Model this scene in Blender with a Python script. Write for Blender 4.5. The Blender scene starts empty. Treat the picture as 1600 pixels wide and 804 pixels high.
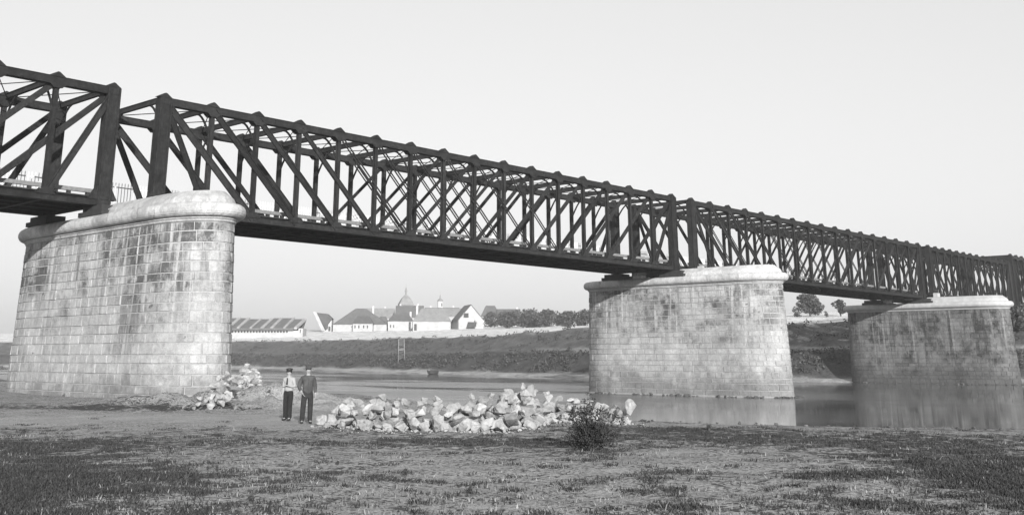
import bpy, bmesh, math, random
import numpy as np
from mathutils import Vector, Matrix, noise as mnoise
R = math.radians
rnd = random.Random(7)
sc = bpy.context.scene
col = sc.collection

# ------------------------------------------------------------------ camera
P = 3.75                                   # one truss panel in metres
ZOFF = 10.921                              # underside of the lower chord above the sand
CAM = Vector((-36.554, -63.770, 1.92))
CR = Vector((0.691522, -0.722356, -0.000505))
CU = Vector((-0.196706, -0.188982, 0.962077))
CF = Vector((0.695057, 0.665198, 0.272776))
FPX, PX0, PY0 = 1688.45, 741.24, 77.17     # in pixels of the 1600 x 804 photograph
cd = bpy.data.cameras.new('camera')
cam = bpy.data.objects.new('camera', cd); col.objects.link(cam)
cam.matrix_world = Matrix(((CR.x, CU.x, -CF.x, CAM.x), (CR.y, CU.y, -CF.y, CAM.y), (CR.z, CU.z, -CF.z, CAM.z), (0, 0, 0, 1)))
cd.sensor_width = 36.0; cd.lens = FPX / 1600 * 36.0
cd.shift_x = (800 - PX0) / 1600; cd.shift_y = -(402 - PY0) / 1600
cd.clip_start = 0.1; cd.clip_end = 6000
sc.camera = cam

# ------------------------------------------------------------------ light
SUN_DIR = Vector((0.72, 1.0, -0.30)).normalized()        # the way the light travels
el = math.asin(-SUN_DIR.z); az = math.atan2(-SUN_DIR.x, -SUN_DIR.y)
w = bpy.data.worlds.new('World'); sc.world = w; w.use_nodes = True
nt = w.node_tree; nt.nodes.clear()
wo = nt.nodes.new('ShaderNodeOutputWorld'); bg = nt.nodes.new('ShaderNodeBackground')
sky = nt.nodes.new('ShaderNodeTexSky'); sky.sky_type = 'NISHITA'; sky.sun_disc = False
sky.sun_elevation = el; sky.sun_rotation = az % (2 * math.pi); sky.air_density = 1.0; sky.dust_density = 0.8
sep = nt.nodes.new('ShaderNodeSeparateColor')            # a blue-sensitive plate: the blue of the sky alone, as grey
pw = nt.nodes.new('ShaderNodeMath'); pw.operation = 'POWER'; pw.inputs[1].default_value = .40
ml = nt.nodes.new('ShaderNodeMath'); ml.operation = 'MULTIPLY'; ml.inputs[1].default_value = 2.95
nt.links.new(sky.outputs[0], sep.inputs[0]); nt.links.new(sep.outputs[2], pw.inputs[0]); nt.links.new(pw.outputs[0], ml.inputs[0]); nt.links.new(ml.outputs[0], bg.inputs[0])
bg.inputs[1].default_value = 0.10
nt.links.new(bg.outputs[0], wo.inputs[0])
sl = bpy.data.lights.new('sun', 'SUN'); sl.energy = 5.0; sl.angle = R(0.6); sl.color = (1, 0.995, 0.985)
so = bpy.data.objects.new('sun', sl); col.objects.link(so)
so.rotation_euler = SUN_DIR.to_track_quat('-Z', 'Y').to_euler(); so.location = (-60, -90, 60)
sc.view_settings.view_transform = 'Standard'; sc.view_settings.look = 'None'
sc.view_settings.exposure = 0.6; sc.view_settings.gamma = 1.0; sc.view_settings.use_curve_mapping = False

# ------------------------------------------------------------------ helpers
def tag(o, label=None, cat=None, group=None, kind=None):
    if label: o['label'] = label
    if cat: o['category'] = cat
    if group: o['group'] = group
    if kind: o['kind'] = kind
    return o

def empty(name, loc=(0, 0, 0), rz=0.0):
    o = bpy.data.objects.new(name, None); col.objects.link(o)
    o.location = loc; o.rotation_euler = (0, 0, rz); o.empty_display_size = 0.3
    return o

def link(name, me, parent=None, loc=None):
    o = bpy.data.objects.new(name, me); col.objects.link(o)
    if parent: o.parent = parent
    if loc is not None: o.location = loc
    return o

def copy_tree(o, parent=None):
    c = o.copy(); col.objects.link(c)
    if parent: c.parent = parent
    for ch in KIDS.get(o.name, []):
        copy_tree_child(ch, c)
    return c
KIDS = {}
def copy_tree_child(o, parent):
    c = o.copy(); col.objects.link(c); c.parent = parent
    for ch in KIDS.get(o.name, []): copy_tree_child(ch, c)
def index_kids():
    KIDS.clear()
    for o in bpy.data.objects:
        if o.parent: KIDS.setdefault(o.parent.name, []).append(o)

class MB:
    """collects boxes, bars, lofts; builds ONE mesh"""
    def __init__(s): s.v = []; s.f = []
    def add(s, vs, fs):
        n = len(s.v); s.v += [tuple(q) for q in vs]; s.f += [tuple(i + n for i in f) for f in fs]
    BOXF = [(0, 3, 2, 1), (4, 5, 6, 7), (0, 1, 5, 4), (1, 2, 6, 5), (2, 3, 7, 6), (3, 0, 4, 7)]
    def box(s, x0, x1, y0, y1, z0, z1):
        s.add([(x0, y0, z0), (x1, y0, z0), (x1, y1, z0), (x0, y1, z0), (x0, y0, z1), (x1, y0, z1), (x1, y1, z1), (x0, y1, z1)], MB.BOXF)
    def bar(s, a, b, wx, wy, up=(0, 0, 1)):
        """a bar from a to b; wy measured along 'up' as far as square to the bar, wx across"""
        a = Vector(a); b = Vector(b); d = (b - a).normalized(); u = Vector(up); u = (u - d * u.dot(d))
        if u.length < 1e-5: u = Vector((1, 0, 0)); u = u - d * u.dot(d)
        u.normalize(); r = d.cross(u)
        q = []
        for p in (a, b):
            q += [p - r * wx / 2 - u * wy / 2, p + r * wx / 2 - u * wy / 2, p + r * wx / 2 + u * wy / 2, p - r * wx / 2 + u * wy / 2]
        s.add(q, MB.BOXF)
    def tube(s, pts, rad, n=6, cap=True):
        rings = []; m = len(pts)
        for i, p in enumerate(pts):
            p = Vector(p); d = (Vector(pts[min(i + 1, m - 1)]) - Vector(pts[max(i - 1, 0)])).normalized()
            u = Vector((0, 0, 1)) if abs(d.z) < .9 else Vector((1, 0, 0)); u = (u - d * u.dot(d)).normalized(); r = d.cross(u)
            rr = rad[i] if isinstance(rad, (list, tuple)) else rad
            rings.append([p + (r * math.cos(2 * math.pi * k / n) + u * math.sin(2 * math.pi * k / n)) * rr for k in range(n)])
        s.loft(rings, cap)
    def loft(s, rings, cap=True):
        n = len(rings[0]); base = len(s.v)
        for r_ in rings: s.v += [tuple(q) for q in r_]
        for i in range(len(rings) - 1):
            for k in range(n):
                a = base + i * n + k; b = base + i * n + (k + 1) % n
                s.f.append((a, b, b + n, a + n))
        if cap:
            s.f.append(tuple(base + k for k in range(n))[::-1]); e = base + (len(rings) - 1) * n
            s.f.append(tuple(e + k for k in range(n)))
    def mesh(s, name, mat, smooth=False):
        me = bpy.data.meshes.new(name); me.from_pydata(s.v, [], s.f); me.update()
        if mat: me.materials.append(mat)
        if smooth: me.polygons.foreach_set('use_smooth', [True] * len(me.polygons))
        return me
    def build(s, name, mat, parent=None, loc=None, smooth=False, normals=True):
        me = s.mesh(name, mat, smooth)
        if normals:
            bm = bmesh.new(); bm.from_mesh(me); bmesh.ops.recalc_face_normals(bm, faces=bm.faces); bm.to_mesh(me); bm.free()
        return link(name, me, parent, loc)

def np_mesh(name, verts, faces, mat, smooth=False):
    """fast mesh from numpy arrays; faces (n,3) or (n,4)"""
    me = bpy.data.meshes.new(name); nv = len(verts); nf, k = faces.shape
    me.vertices.add(nv); me.vertices.foreach_set('co', np.asarray(verts, np.float32).ravel())
    me.loops.add(nf * k); me.loops.foreach_set('vertex_index', faces.astype(np.int32).ravel())
    me.polygons.add(nf); me.polygons.foreach_set('loop_start', np.arange(0, nf * k, k, dtype=np.int32))
    me.polygons.foreach_set('loop_total', np.full(nf, k, np.int32))
    if smooth: me.polygons.foreach_set('use_smooth', np.ones(nf, bool))
    me.update(calc_edges=True); me.validate()
    if mat: me.materials.append(mat)
    return me

def vnoise(x, y, seed=0):
    """smooth value noise, numpy"""
    x = np.asarray(x, float); y = np.asarray(y, float)
    xi = np.floor(x).astype(np.int64); yi = np.floor(y).astype(np.int64); fx = x - xi; fy = y - yi
    def h(a, b):
        n = (a * 374761393 + b * 668265263 + seed * 974634777) & 0xffffffff
        n = ((n ^ (n >> 13)) * 1274126177) & 0xffffffff
        return ((n ^ (n >> 16)) & 0xffff) / 65535.0
    fx = fx * fx * (3 - 2 * fx); fy = fy * fy * (3 - 2 * fy)
    return (h(xi, yi) * (1 - fx) + h(xi + 1, yi) * fx) * (1 - fy) + (h(xi, yi + 1) * (1 - fx) + h(xi + 1, yi + 1) * fx) * fy
def fbm(x, y, seed=0, o=4):
    t = 0; a = .5
    for i in range(o): t = t + a * vnoise(np.asarray(x) * 2 ** i, np.asarray(y) * 2 ** i, seed + i); a *= .5
    return t / (1 - .5 ** o)
def sstep(a, b, x):
    t = np.clip((np.asarray(x, float) - a) / (b - a), 0, 1); return t * t * (3 - 2 * t)

# ------------------------------------------------------------------ materials (a black and white place: greys only)
class NT:
    def __init__(s, name):
        s.m = bpy.data.materials.new(name); s.m.use_nodes = True; s.t = s.m.node_tree; s.t.nodes.clear()
        s.out = s.t.nodes.new('ShaderNodeOutputMaterial'); s.b = s.t.nodes.new('ShaderNodeBsdfPrincipled')
        s.t.links.new(s.b.outputs[0], s.out.inputs[0]); s.b.inputs['Specular IOR Level'].default_value = .25
    def n(s, t, **k):
        o = s.t.nodes.new(t)
        for a, v in k.items():
            if a in ('operation', 'blend_type', 'data_type', 'noise_dimensions', 'feature', 'attribute_name', 'attribute_type', 'distance'): setattr(o, a, v)
            else: s.set(o, a, v)
        return o
    def set(s, o, i, v):
        i = int(i[1:]) if isinstance(i, str) and i[0] == '_' else i
        sock = o.inputs[i]
        if hasattr(v, 'is_linked') or isinstance(v, bpy.types.NodeSocket): s.t.links.new(v, sock)
        else: sock.default_value = v
    def pos(s, scale=(1, 1, 1)):
        g = s.n('ShaderNodeNewGeometry')
        m = s.n('ShaderNodeMapping'); s.t.links.new(g.outputs['Position'], m.inputs[0]); m.inputs['Scale'].default_value = scale
        return m.outputs[0]
    def noise(s, vec, scale, detail=4, rough=.6):
        o = s.n('ShaderNodeTexNoise'); s.t.links.new(vec, o.inputs['Vector'])
        o.inputs['Scale'].default_value = scale; o.inputs['Detail'].default_value = detail; o.inputs['Roughness'].default_value = rough
        return o.outputs[0]
    def map(s, v, a, b, c, d):
        o = s.n('ShaderNodeMapRange'); s.t.links.new(v, o.inputs[0])
        for i, q in enumerate((a, b, c, d)): s.set(o, i + 1, q)
        return o.outputs[0]
    def math(s, op, a, b=0.0):
        o = s.n('ShaderNodeMath', operation=op); s.set(o, 0, a); s.set(o, 1, b); return o.outputs[0]
    def mix(s, f, a, b):
        o = s.n('ShaderNodeMix', data_type='FLOAT'); s.set(o, 0, f); s.set(o, 2, a); s.set(o, 3, b); return o.outputs[0]
    def attr(s, name):
        o = s.n('ShaderNodeAttribute'); o.attribute_name = name; return o.outputs['Fac']
    def objrand(s): return s.n('ShaderNodeObjectInfo').outputs['Random']
    def island(s): return s.n('ShaderNodeNewGeometry').outputs['Random Per Island']
    def bump(s, h, strength=.4, dist=.05):
        o = s.n('ShaderNodeBump'); s.set(o, 'Strength', strength); s.set(o, 'Distance', dist); s.set(o, 'Height', h)
        s.t.links.new(o.outputs[0], s.b.inputs['Normal'])
    def color(s, v, rough=.85):
        if isinstance(v, (int, float)): s.b.inputs['Base Color'].default_value = (v, v, v, 1)
        else: s.t.links.new(v, s.b.inputs['Base Color'])
        if isinstance(rough, (int, float)): s.b.inputs['Roughness'].default_value = rough
        else: s.t.links.new(rough, s.b.inputs['Roughness'])
        return s.m

def simple(name, g, var=.15, scale=3.0, rough=.85, bump=0.0, bscale=20):
    n = NT(name); p = n.pos(); q = n.noise(p, scale)
    v = n.map(q, .25, .75, g * (1 - var), g * (1 + var))
    if bump: n.bump(n.noise(p, bscale, 5), bump, .03)
    return n.color(v, rough)

def iron_mat():
    n = NT('iron'); p = n.pos()
    a = n.noise(p, 1.3, 5); b = n.noise(n.pos((6, 6, 1.2)), 2.0, 4)
    v = n.math('MULTIPLY', n.map(a, .3, .7, .010, .020), n.map(b, .3, .75, .8, 1.35))
    v = n.math('MULTIPLY', v, n.map(n.objrand(), 0, 1, .8, 1.25))
    sp = n.map(n.noise(p, 5.5, 6, .75), .45, .75, 1.0, 2.0)
    v = n.math('MULTIPLY', v, sp)
    n.bump(n.noise(p, 9, 3), .25, .02); n.b.inputs['Specular IOR Level'].default_value = .12
    return n.color(v, .75)
def stone_mat(name, base, dirt, lime_amt=.55, low=2.0):
    n = NT(name); p = n.pos()
    isl = n.math('FRACT', n.math('ADD', n.island(), n.math('MULTIPLY', n.objrand(), 7.31)))
    isl2 = n.math('FRACT', n.math('MULTIPLY', isl, 13.7))
    v = n.map(isl, 0, 1, base * .90, base * 1.09)
    v = n.math('MULTIPLY', v, n.map(n.noise(p, 3.0, 8, .8), .30, .70, .70, 1.20))
    v = n.math('MULTIPLY', v, n.map(n.noise(p, 16.0, 4, .7), .30, .70, .80, 1.16))
    v = n.math('MULTIPLY', v, n.map(n.noise(p, .9, 5, .7), .35, .65, .86, 1.08))
    # weather stains with a shape of their own: more of them high on the pier
    hi = n.map(n.math('ADD', n.sepz(), n.map(n.noise(p, .30, 4), .2, .8, -4.5, 4.5)), low, low + 5.5, .22, 1.0)
    st = n.map(n.noise(p, .33, 8, .78), .44, .58, 0, 1)
    run = n.map(n.noise(n.pos((1.5, 1.5, .10)), 1.0, 4, .65), .48, .66, 0, 1)
    s_ = n.math('MULTIPLY', n.math('MAXIMUM', st, n.math('MULTIPLY', run, .9)), hi)
    # the stain takes some stones far more than others
    take = n.map(isl2, .0, 1.0, .70, 1.20)
    s_ = n.math('MULTIPLY', n.math('MULTIPLY', s_, take), dirt)
    v = n.math('MULTIPLY', v, n.math('SUBTRACT', 1.0, n.map(s_, 0, .9, 0, .78)))
    v = n.math('MULTIPLY', v, n.map(isl, .94, .96, 1.0, .80))
    # pale runs of lime
    lime = n.map(n.noise(n.pos((2.3, 2.3, .08)), 1.1, 3, .5), .58, .68, 0, lime_amt)
    v = n.mix(n.math('MULTIPLY', lime, hi), v, base * 1.25)
    # damp and mud on the lowest courses
    lowd = n.map(n.math('ADD', n.sepz(), n.map(n.noise(p, .4, 6, .7), .25, .75, -2.2, 2.2)), -.6, 1.4, .55, 1.0)
    v = n.math('MULTIPLY', v, lowd)
    # dark pits
    pit = n.map(n.noise(p, 1.15, 3, .55), .70, .74, 1.0, .35)
    v = n.math('MULTIPLY', v, pit)
    n.bump(n.noise(p, 5, 8, .75), .8, .08)
    return n.color(v, .92)
def _sepz(s):
    g = s.n('ShaderNodeNewGeometry'); x = s.n('ShaderNodeSeparateXYZ'); s.t.links.new(g.outputs['Position'], x.inputs[0]); return x.outputs[2]
NT.sepz = _sepz

M = {}
M['iron'] = iron_mat()
M['stone'] = stone_mat('pier stone', .40, .93, .75)
M['stone_dark'] = stone_mat('streaked pier stone', .17, .95, .8, -1.5)
M['coping_dark'] = simple('weathered coping stone', .38, .2, 1.4, .9, .35, 6)
def mortar_mat():
    n = NT('lime mortar'); p = n.pos()
    k = n.math('MULTIPLY', n.map(n.noise(p, .33, 6, .7), .45, .58, 0, 1), n.map(n.sepz(), 3.0, 7.0, 0, 1))
    return n.color(n.math('MULTIPLY', n.mix(k, .33, .44), n.map(n.noise(p, 4, 4, .7), .3, .7, .75, 1.2)), .95)
M['stone_core'] = mortar_mat()
M['coping'] = stone_mat('coping stone', .53, .40, .3, 6.0)
M['rock'] = None
def rock_mat():
    n = NT('broken limestone'); p = n.pos()
    v = n.map(n.objrand(), 0, 1, .26, .46)
    v = n.math('MULTIPLY', v, n.map(n.noise(p, 2.2, 6, .75), .34, .66, .62, 1.14))
    v = n.math('MULTIPLY', v, n.map(n.noise(p, 5.0, 6, .7), .25, .75, .72, 1.12))
    n.bump(n.noise(p, 9, 6, .7), .6, .06)
    return n.color(v, .9)
M['rock'] = rock_mat()
M['timber'] = simple('weathered timber', .17, .3, 5, .85, .3, 14)
M['pale_timber'] = simple('grey timber', .33, .2, 5, .85)
M['plank'] = simple('tarred planks', .03, .35, 3, .85, .3, 10)
M['white_timber'] = simple('pale painted timber', .80, .08, 4, .7)

def attr_ground_mat():
    n = NT('sandy ground'); p = n.pos()
    g = n.attr('grass'); sand = n.attr('track')  # the grass cover also carries the painted shade of the lower corners
    fine = n.noise(p, 2.6, 5, .66); med = n.noise(p, .6, 4, .6); tiny = n.noise(p, 15.0, 4, .7); mid = n.noise(p, 7.5, 4, .65)
    k = n.math('ADD', g, n.math('MULTIPLY', n.math('SUBTRACT', fine, .5), 2.9))
    k = n.math('ADD', k, n.math('MULTIPLY', n.math('SUBTRACT', mid, .5), 2.2))
    k = n.math('ADD', k, n.math('MULTIPLY', n.math('SUBTRACT', med, .5), 1.2))
    k = n.math('SUBTRACT', k, n.math('MULTIPLY', sand, .55))
    gm = n.map(k, .44, .62, 0, 1)
    sandc = n.math('MULTIPLY', n.map(med, .3, .7, .29, .42), n.map(tiny, .25, .75, .70, 1.15))
    sandc = n.math('MULTIPLY', sandc, n.map(mid, .3, .7, .74, 1.14))
    speck = n.math('MULTIPLY', n.map(n.noise(p, 11.5, 3, .62), .50, .57, 0, 1), n.map(n.noise(p, 1.1, 4, .6), .34, .56, .10, .88))
    speck = n.math('MULTIPLY', speck, n.math('SUBTRACT', 1.0, n.math('MULTIPLY', sand, .7)))
    sandc = n.math('MULTIPLY', sandc, n.math('SUBTRACT', 1.0, speck))
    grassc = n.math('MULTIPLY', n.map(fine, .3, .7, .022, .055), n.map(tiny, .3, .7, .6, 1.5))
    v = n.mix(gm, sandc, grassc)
    h = n.math('ADD', n.math('ADD', n.math('MULTIPLY', fine, .8), n.math('MULTIPLY', tiny, .3)), n.math('MULTIPLY', mid, .4))
    n.bump(h, .9, .12)
    return n.color(v, .95)
M['ground'] = attr_ground_mat()

def bank_mat():
    n = NT('river bank'); p = n.pos(); a = n.attr('tone')
    v = n.math('MULTIPLY', a, n.map(n.noise(p, .30, 8, .78), .30, .70, .40, 1.75))
    v = n.math('MULTIPLY', v, n.map(n.noise(p, 2.4, 4, .7), .3, .7, .75, 1.25))
    n.bump(n.noise(p, .8, 6, .7), .8, .5)
    return n.color(v, .95)
M['bank'] = bank_mat()

def water_mat():
    n = NT('river water'); p = n.pos()
    n.color(.075, .045); n.b.inputs['IOR'].default_value = 1.33; n.b.inputs['Specular IOR Level'].default_value = .5
    r = n.noise(n.pos((1, 1, 1)), .045, 4, .6)
    g_ = n.n('ShaderNodeNewGeometry'); x_ = n.n('ShaderNodeSeparateXYZ'); n.t.links.new(g_.outputs['Position'], x_.inputs[0])
    band = n.map(n.noise(n.pos((.075, .018, 1)), 1.0, 4, .6), .40, .56, 0, 1)
    u_ = n.math('SUBTRACT', n.math('SUBTRACT', x_.outputs[0], n.math('MULTIPLY', x_.outputs[1], .27)), 115.6)   # distance short of the far shore
    open_ = n.map(u_, -52, -26, 1, 0)
    wind = n.math('MULTIPLY', n.math('MULTIPLY', n.map(x_.outputs[1], -22, 6, 0, 1), open_), n.map(band, 0, 1, .08, 1.15))   # ruffled upstream, calm by the right hand piers
    n.t.links.new(n.math('ADD', n.map(r, .42, .62, .03, .10), n.math('MULTIPLY', wind, .20)), n.b.inputs['Roughness'])
    h = n.noise(n.pos((.9, .5, 1)), .8, 3, .5)
    n.bump(h, n.math('ADD', .03, n.math('MULTIPLY', wind, .25)), .08)
    return n.m
M['water'] = water_mat()

def leaf_mat(name, g, var=.35):
    n = NT(name)
    v = n.map(n.island(), 0, 1, g * (1 - var), g * (1 + var))
    v = n.math('MULTIPLY', v, n.map(n.objrand(), 0, 1, .8, 1.2))
    return n.color(v, .8)
M['leaf'] = leaf_mat('dark foliage', .060)
M['leaf_bush'] = leaf_mat('bush foliage', .030, .4)
M['leaf_bank'] = leaf_mat('bank shrubs', .055, .6)
M['bark'] = simple('bark', .07, .3, 8, .9, .4, 20)
M['blade_dark'] = leaf_mat('green grass', .038, .6)
M['blade_dry'] = leaf_mat('dry grass', .20, .5)
M['plaster'] = simple('whitewash', .37, .2, .6, .9)
M['plaster_grey'] = simple('grey plaster', .45, .1, .5, .9)
def roof_mat(name, g):
    n = NT(name); p = n.pos()
    v = n.math('MULTIPLY', n.map(n.noise(p, .6, 5, .7), .3, .7, g * .8, g * 1.25), n.map(n.noise(n.pos((1, 1, 6)), 1.5, 2), .3, .7, .85, 1.15))
    return n.color(v, .85)
M['roof'] = roof_mat('roof tiles', .105)
M['roof_dark'] = roof_mat('dark roof tiles', .075)
M['roof_pale'] = roof_mat('pale roof strip', .27)
M['slate'] = roof_mat('slates', .20)
M['dark_glass'] = simple('dark window', .03, .2, 1, .4)
M['wood_dark'] = simple('dark wood', .06, .3, 4, .8)
M['skin'] = simple('skin', .27, .05, 8, .6)
M['cloth_white'] = simple('white cotton', .30, .14, 7, .9, .9, 11)
M['cloth_grey'] = simple('dark grey wool', .06, .35, 8, .95, .9, 11)
M['cloth_dark'] = simple('black wool trousers', .018, .35, 8, .95, .8, 10)
M['cloth_trouser'] = simple('charcoal trousers', .026, .35, 8, .95, .8, 10)
M['leather'] = simple('black leather', .025, .3, 9, .5)

# ------------------------------------------------------------------ rays through the photograph, to find where things stand
def ray(px, py):
    return CF + CR * ((px - PX0) / FPX) + CU * ((PY0 - py) / FPX)
def at_z(px, py, z):
    d = ray(px, py); return CAM + d * ((z - CAM.z) / d.z)
def at_depth(px, py, t): return CAM + ray(px, py) * t
def depth(p): return (Vector(p) - CAM).dot(CF)

WATER = -1.874
# ------------------------------------------------------------------ terrain heights
NE_Y = [-320, -110, -66, -51, -44.7, -39, -28, -10, 0, 20, 74, 160, 420]
NE_X = [90, 25, 8, 2.4, -0.5, -2.0, 2.2, 9.2, 9.6, 10, 17, 40, 60]
FS_Y = [-900, -300, -150, -60, -15, 0, 8, 20, 60, 136, 241, 275, 330, 400, 520, 1600]
FS_X = [260, 190, 158, 143, 137, 133, 126, 121, 121, 144, 179, 178, 150, 105, 80, 80]
def near_h(x, y):
    x = np.asarray(x, float); y = np.asarray(y, float)
    e = np.interp(y, NE_Y, NE_X) - x + (fbm(x * .35, y * .35, 3) - .5) * 2.2
    z = -.36 + .34 * sstep(0, 11, e)
    z = z + (fbm(x * .11, y * .11, 11) - .5) * .22 * sstep(2, 9, e) + (fbm(x * .9, y * .9, 5, 3) - .5) * .10 * sstep(0, 2, e)
    z = z - .34 * sstep(-42, -16, y) * sstep(9, 1, x)
    z = z + (fbm(x * 1.1, y * 1.1, 15, 4) - .5) * 1.3 * np.exp(-(((x + 3.5) / 6.0) ** 2 + ((y + 17.0) / 6.5) ** 2))
    # spoil mound between the pier nose and the river, and soil heaped against the pier
    z = z + .85 * np.exp(-(((x + 1.0) / 3.2) ** 2 + ((y + 16.2) / 3.2) ** 2))
    z = z + .40 * np.exp(-(((x + 6.4) / 2.4) ** 2 + ((y + 13.0) / 3.2) ** 2))
    drop = sstep(.15, -1.5, e)
    return z * (1 - drop) + (-2.9) * drop
PROF_D = [-60, -8, 0, 2.5, 5, 12.5, 17, 27]
def far_h(x, y):
    x = np.asarray(x, float); y = np.asarray(y, float)
    sx = np.interp(y, FS_Y, FS_X); sl_ = (np.interp(y + 6, FS_Y, FS_X) - np.interp(y - 6, FS_Y, FS_X)) / 12
    d = (x - sx) / np.sqrt(1 + sl_ ** 2) + (fbm(x * .05, y * .05, 21) - .5) * 3.0
    zt = np.interp(y, [-60, 14, 45, 60, 92, 118, 160, 300], [8.2, 8.0, 7.1, 7.6, 7.9, 6.9, 6.8, 7.3])
    pz = np.interp(d, PROF_D, [-6, -2.6, WATER - .05, -1.55, -1.3, 0, 0, 0])
    u = np.interp(d, [5, 12.5, 17, 27], [0, .46, .54, 1.0]) * (zt + 1.3)
    z = pz + np.where(d > 5, u - 1.3 - pz, 0)
    z = z + .066 * np.clip(d - 27, 0, 105) + .004 * np.clip(d - 132, 0, 2000)
    return z + (fbm(x * .18, y * .18, 31) - .5) * .9 * sstep(5, 12, d) * (1 - .8 * sstep(27, 32, d)), d
def ground_hit(px, py, far=True, t0=20, t1=900):
    d = ray(px, py); prev = None
    ts = np.arange(t0, t1, .5); X = CAM.x + d.x * ts; Y = CAM.y + d.y * ts; Z = CAM.z + d.z * ts
    H = far_h(X, Y)[0] if far else near_h(X, Y)
    i = int(np.argmax(Z < H)) if (Z < H).any() else int(np.argmin(Z - H))
    t = ts[i]; return CAM + d * float(t)

# ------------------------------------------------------------------ near ground
def axis(parts):
    o = []
    for a, b, s in parts: o += list(np.arange(a, b, s))
    return np.array(o + [parts[-1][1]])
def grid_mesh(name, xs, ys, zfun, mat, smooth=True):
    X, Y = np.meshgrid(xs, ys); Z = zfun(X, Y)
    V = np.stack([X.ravel(), Y.ravel(), Z.ravel()], 1); nx = len(xs); ny = len(ys)
    i = np.arange(nx - 1)[None, :] + nx * np.arange(ny - 1)[:, None]; i = i.ravel()
    F_ = np.stack([i, i + 1, i + 1 + nx, i + nx], 1)
    return np_mesh(name, V, F_, mat, smooth), X.ravel(), Y.ravel()
gx = axis([(-160, -46, 6), (-46, 14, .42), (14, 40, 2), (40, 110, 10)])
gy = axis([(-320, -110, 15), (-110, -64, 1.5), (-64, -8, .42), (-8, 40, 1.5), (40, 420, 12)])
me, gX, gY = grid_mesh('ground', gx, gy, near_h, M['ground'])
def blob(x, y, p, rx, ry, soft=1.0):
    """soft ellipse on the ground, long axis across the view"""
    dx = (x - p.x); dy = (y - p.y); ux, uy = .6915, -.7224
    a = dx * ux + dy * uy; b = dx * -uy + dy * ux
    return np.exp(-((a / rx) ** 2 + (b / ry) ** 2) * soft)
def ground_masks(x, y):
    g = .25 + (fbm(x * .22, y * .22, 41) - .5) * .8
    for px, py, rx, ry, a in ((1090, 682, 3.6, 3.4, .50), (1330, 678, 4.5, 3.0, .30), (1560, 720, 2.6, 7.5, .42), (1600, 760, 1.6, 3.5, .45),  # blobs near the lower corners paint vignette darkness into the grass mask
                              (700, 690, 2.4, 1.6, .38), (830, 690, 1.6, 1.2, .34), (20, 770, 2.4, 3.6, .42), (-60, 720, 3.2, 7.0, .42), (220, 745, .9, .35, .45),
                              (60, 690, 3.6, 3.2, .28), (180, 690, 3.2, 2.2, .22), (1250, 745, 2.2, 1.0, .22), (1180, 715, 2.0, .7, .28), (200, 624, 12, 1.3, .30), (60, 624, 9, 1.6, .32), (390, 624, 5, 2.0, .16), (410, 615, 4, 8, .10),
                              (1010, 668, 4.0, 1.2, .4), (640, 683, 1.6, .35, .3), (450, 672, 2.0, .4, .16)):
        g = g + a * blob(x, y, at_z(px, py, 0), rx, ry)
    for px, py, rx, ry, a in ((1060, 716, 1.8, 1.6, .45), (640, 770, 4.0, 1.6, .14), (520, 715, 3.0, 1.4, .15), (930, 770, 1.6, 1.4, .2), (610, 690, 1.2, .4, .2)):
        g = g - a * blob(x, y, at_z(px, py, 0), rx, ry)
    t = np.zeros_like(x)
    for px, py, rx, ry in ((60, 644, 5, 4.2), (160, 641, 5.5, 4.6), (270, 641, 5.5, 4.6), (370, 645, 4.5, 3.6), (430, 654, 2.4, 2.2), (490, 664, 1.6, 1.2), (560, 622, 6, 6)):
        t = np.maximum(t, blob(x, y, at_z(px, py, 0), rx, ry))
    return np.clip(g, 0, 1.3), np.clip(t * 1.2, 0, 1)
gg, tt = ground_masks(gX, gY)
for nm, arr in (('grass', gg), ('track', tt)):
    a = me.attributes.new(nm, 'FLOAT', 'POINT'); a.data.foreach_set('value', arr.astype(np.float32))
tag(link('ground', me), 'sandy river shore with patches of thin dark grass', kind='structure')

# ------------------------------------------------------------------ river
me, _, _ = grid_mesh('river', axis([(-40, 40, 20), (40, 400, 40)]), axis([(-900, 1600, 100)]), lambda x, y: x * 0 + WATER, M['water'], False)
tag(link('river', me), 'calm river mirroring the stone piers and the far bank', kind='structure')

# ------------------------------------------------------------------ far bank
ds = axis([(-10, 36, 1.0), (36, 100, 5), (100, 500, 50), (500, 1200, 175)])
ys = axis([(-900, -160, 40), (-160, -40, 6), (-40, 300, 1.6), (300, 420, 8), (420, 1600, 80)])
D, Yg = np.meshgrid(ds, ys); Xg = np.interp(Yg, FS_Y, FS_X) + D * 1.1
Zg, Dg = far_h(Xg, Yg)
V = np.stack([Xg.ravel(), Yg.ravel(), Zg.ravel()], 1); nx = len(ds)
i = (np.arange(nx - 1)[None, :] + nx * np.arange(len(ys) - 1)[:, None]).ravel()
me = np_mesh('far_bank', V, np.stack([i, i + 1, i + 1 + nx, i + nx], 1), M['bank'], True)
def bank_tone(x, y, d):
    d = d + (fbm(x * .12, y * .12, 51) - .5) * 3.5
    rt = sstep(100, 70, y)                                   # the path on the slope shows on the right half
    tone = np.interp(d, [-9, 0, 1, 4.2, 5.6, 11.5, 13.2, 16.2, 17.6, 26, 27.5, 29, 90, 140], [.14, .16, .30, .28, .055, .045, .085, .10, .075, .085, .22, .58, .60, .40])
    tone = tone + rt * np.interp(d, [12.5, 13.5, 16, 17.5], [0, .12, .12, 0])
    return tone
a = me.attributes.new('tone', 'FLOAT', 'POINT'); a.data.foreach_set('value', bank_tone(Xg.ravel(), Yg.ravel(), Dg.ravel()).astype(np.float32))
tag(link('far_bank', me), 'far river bank with dark scrub below and bare pale ground on top', kind='structure')

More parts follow.
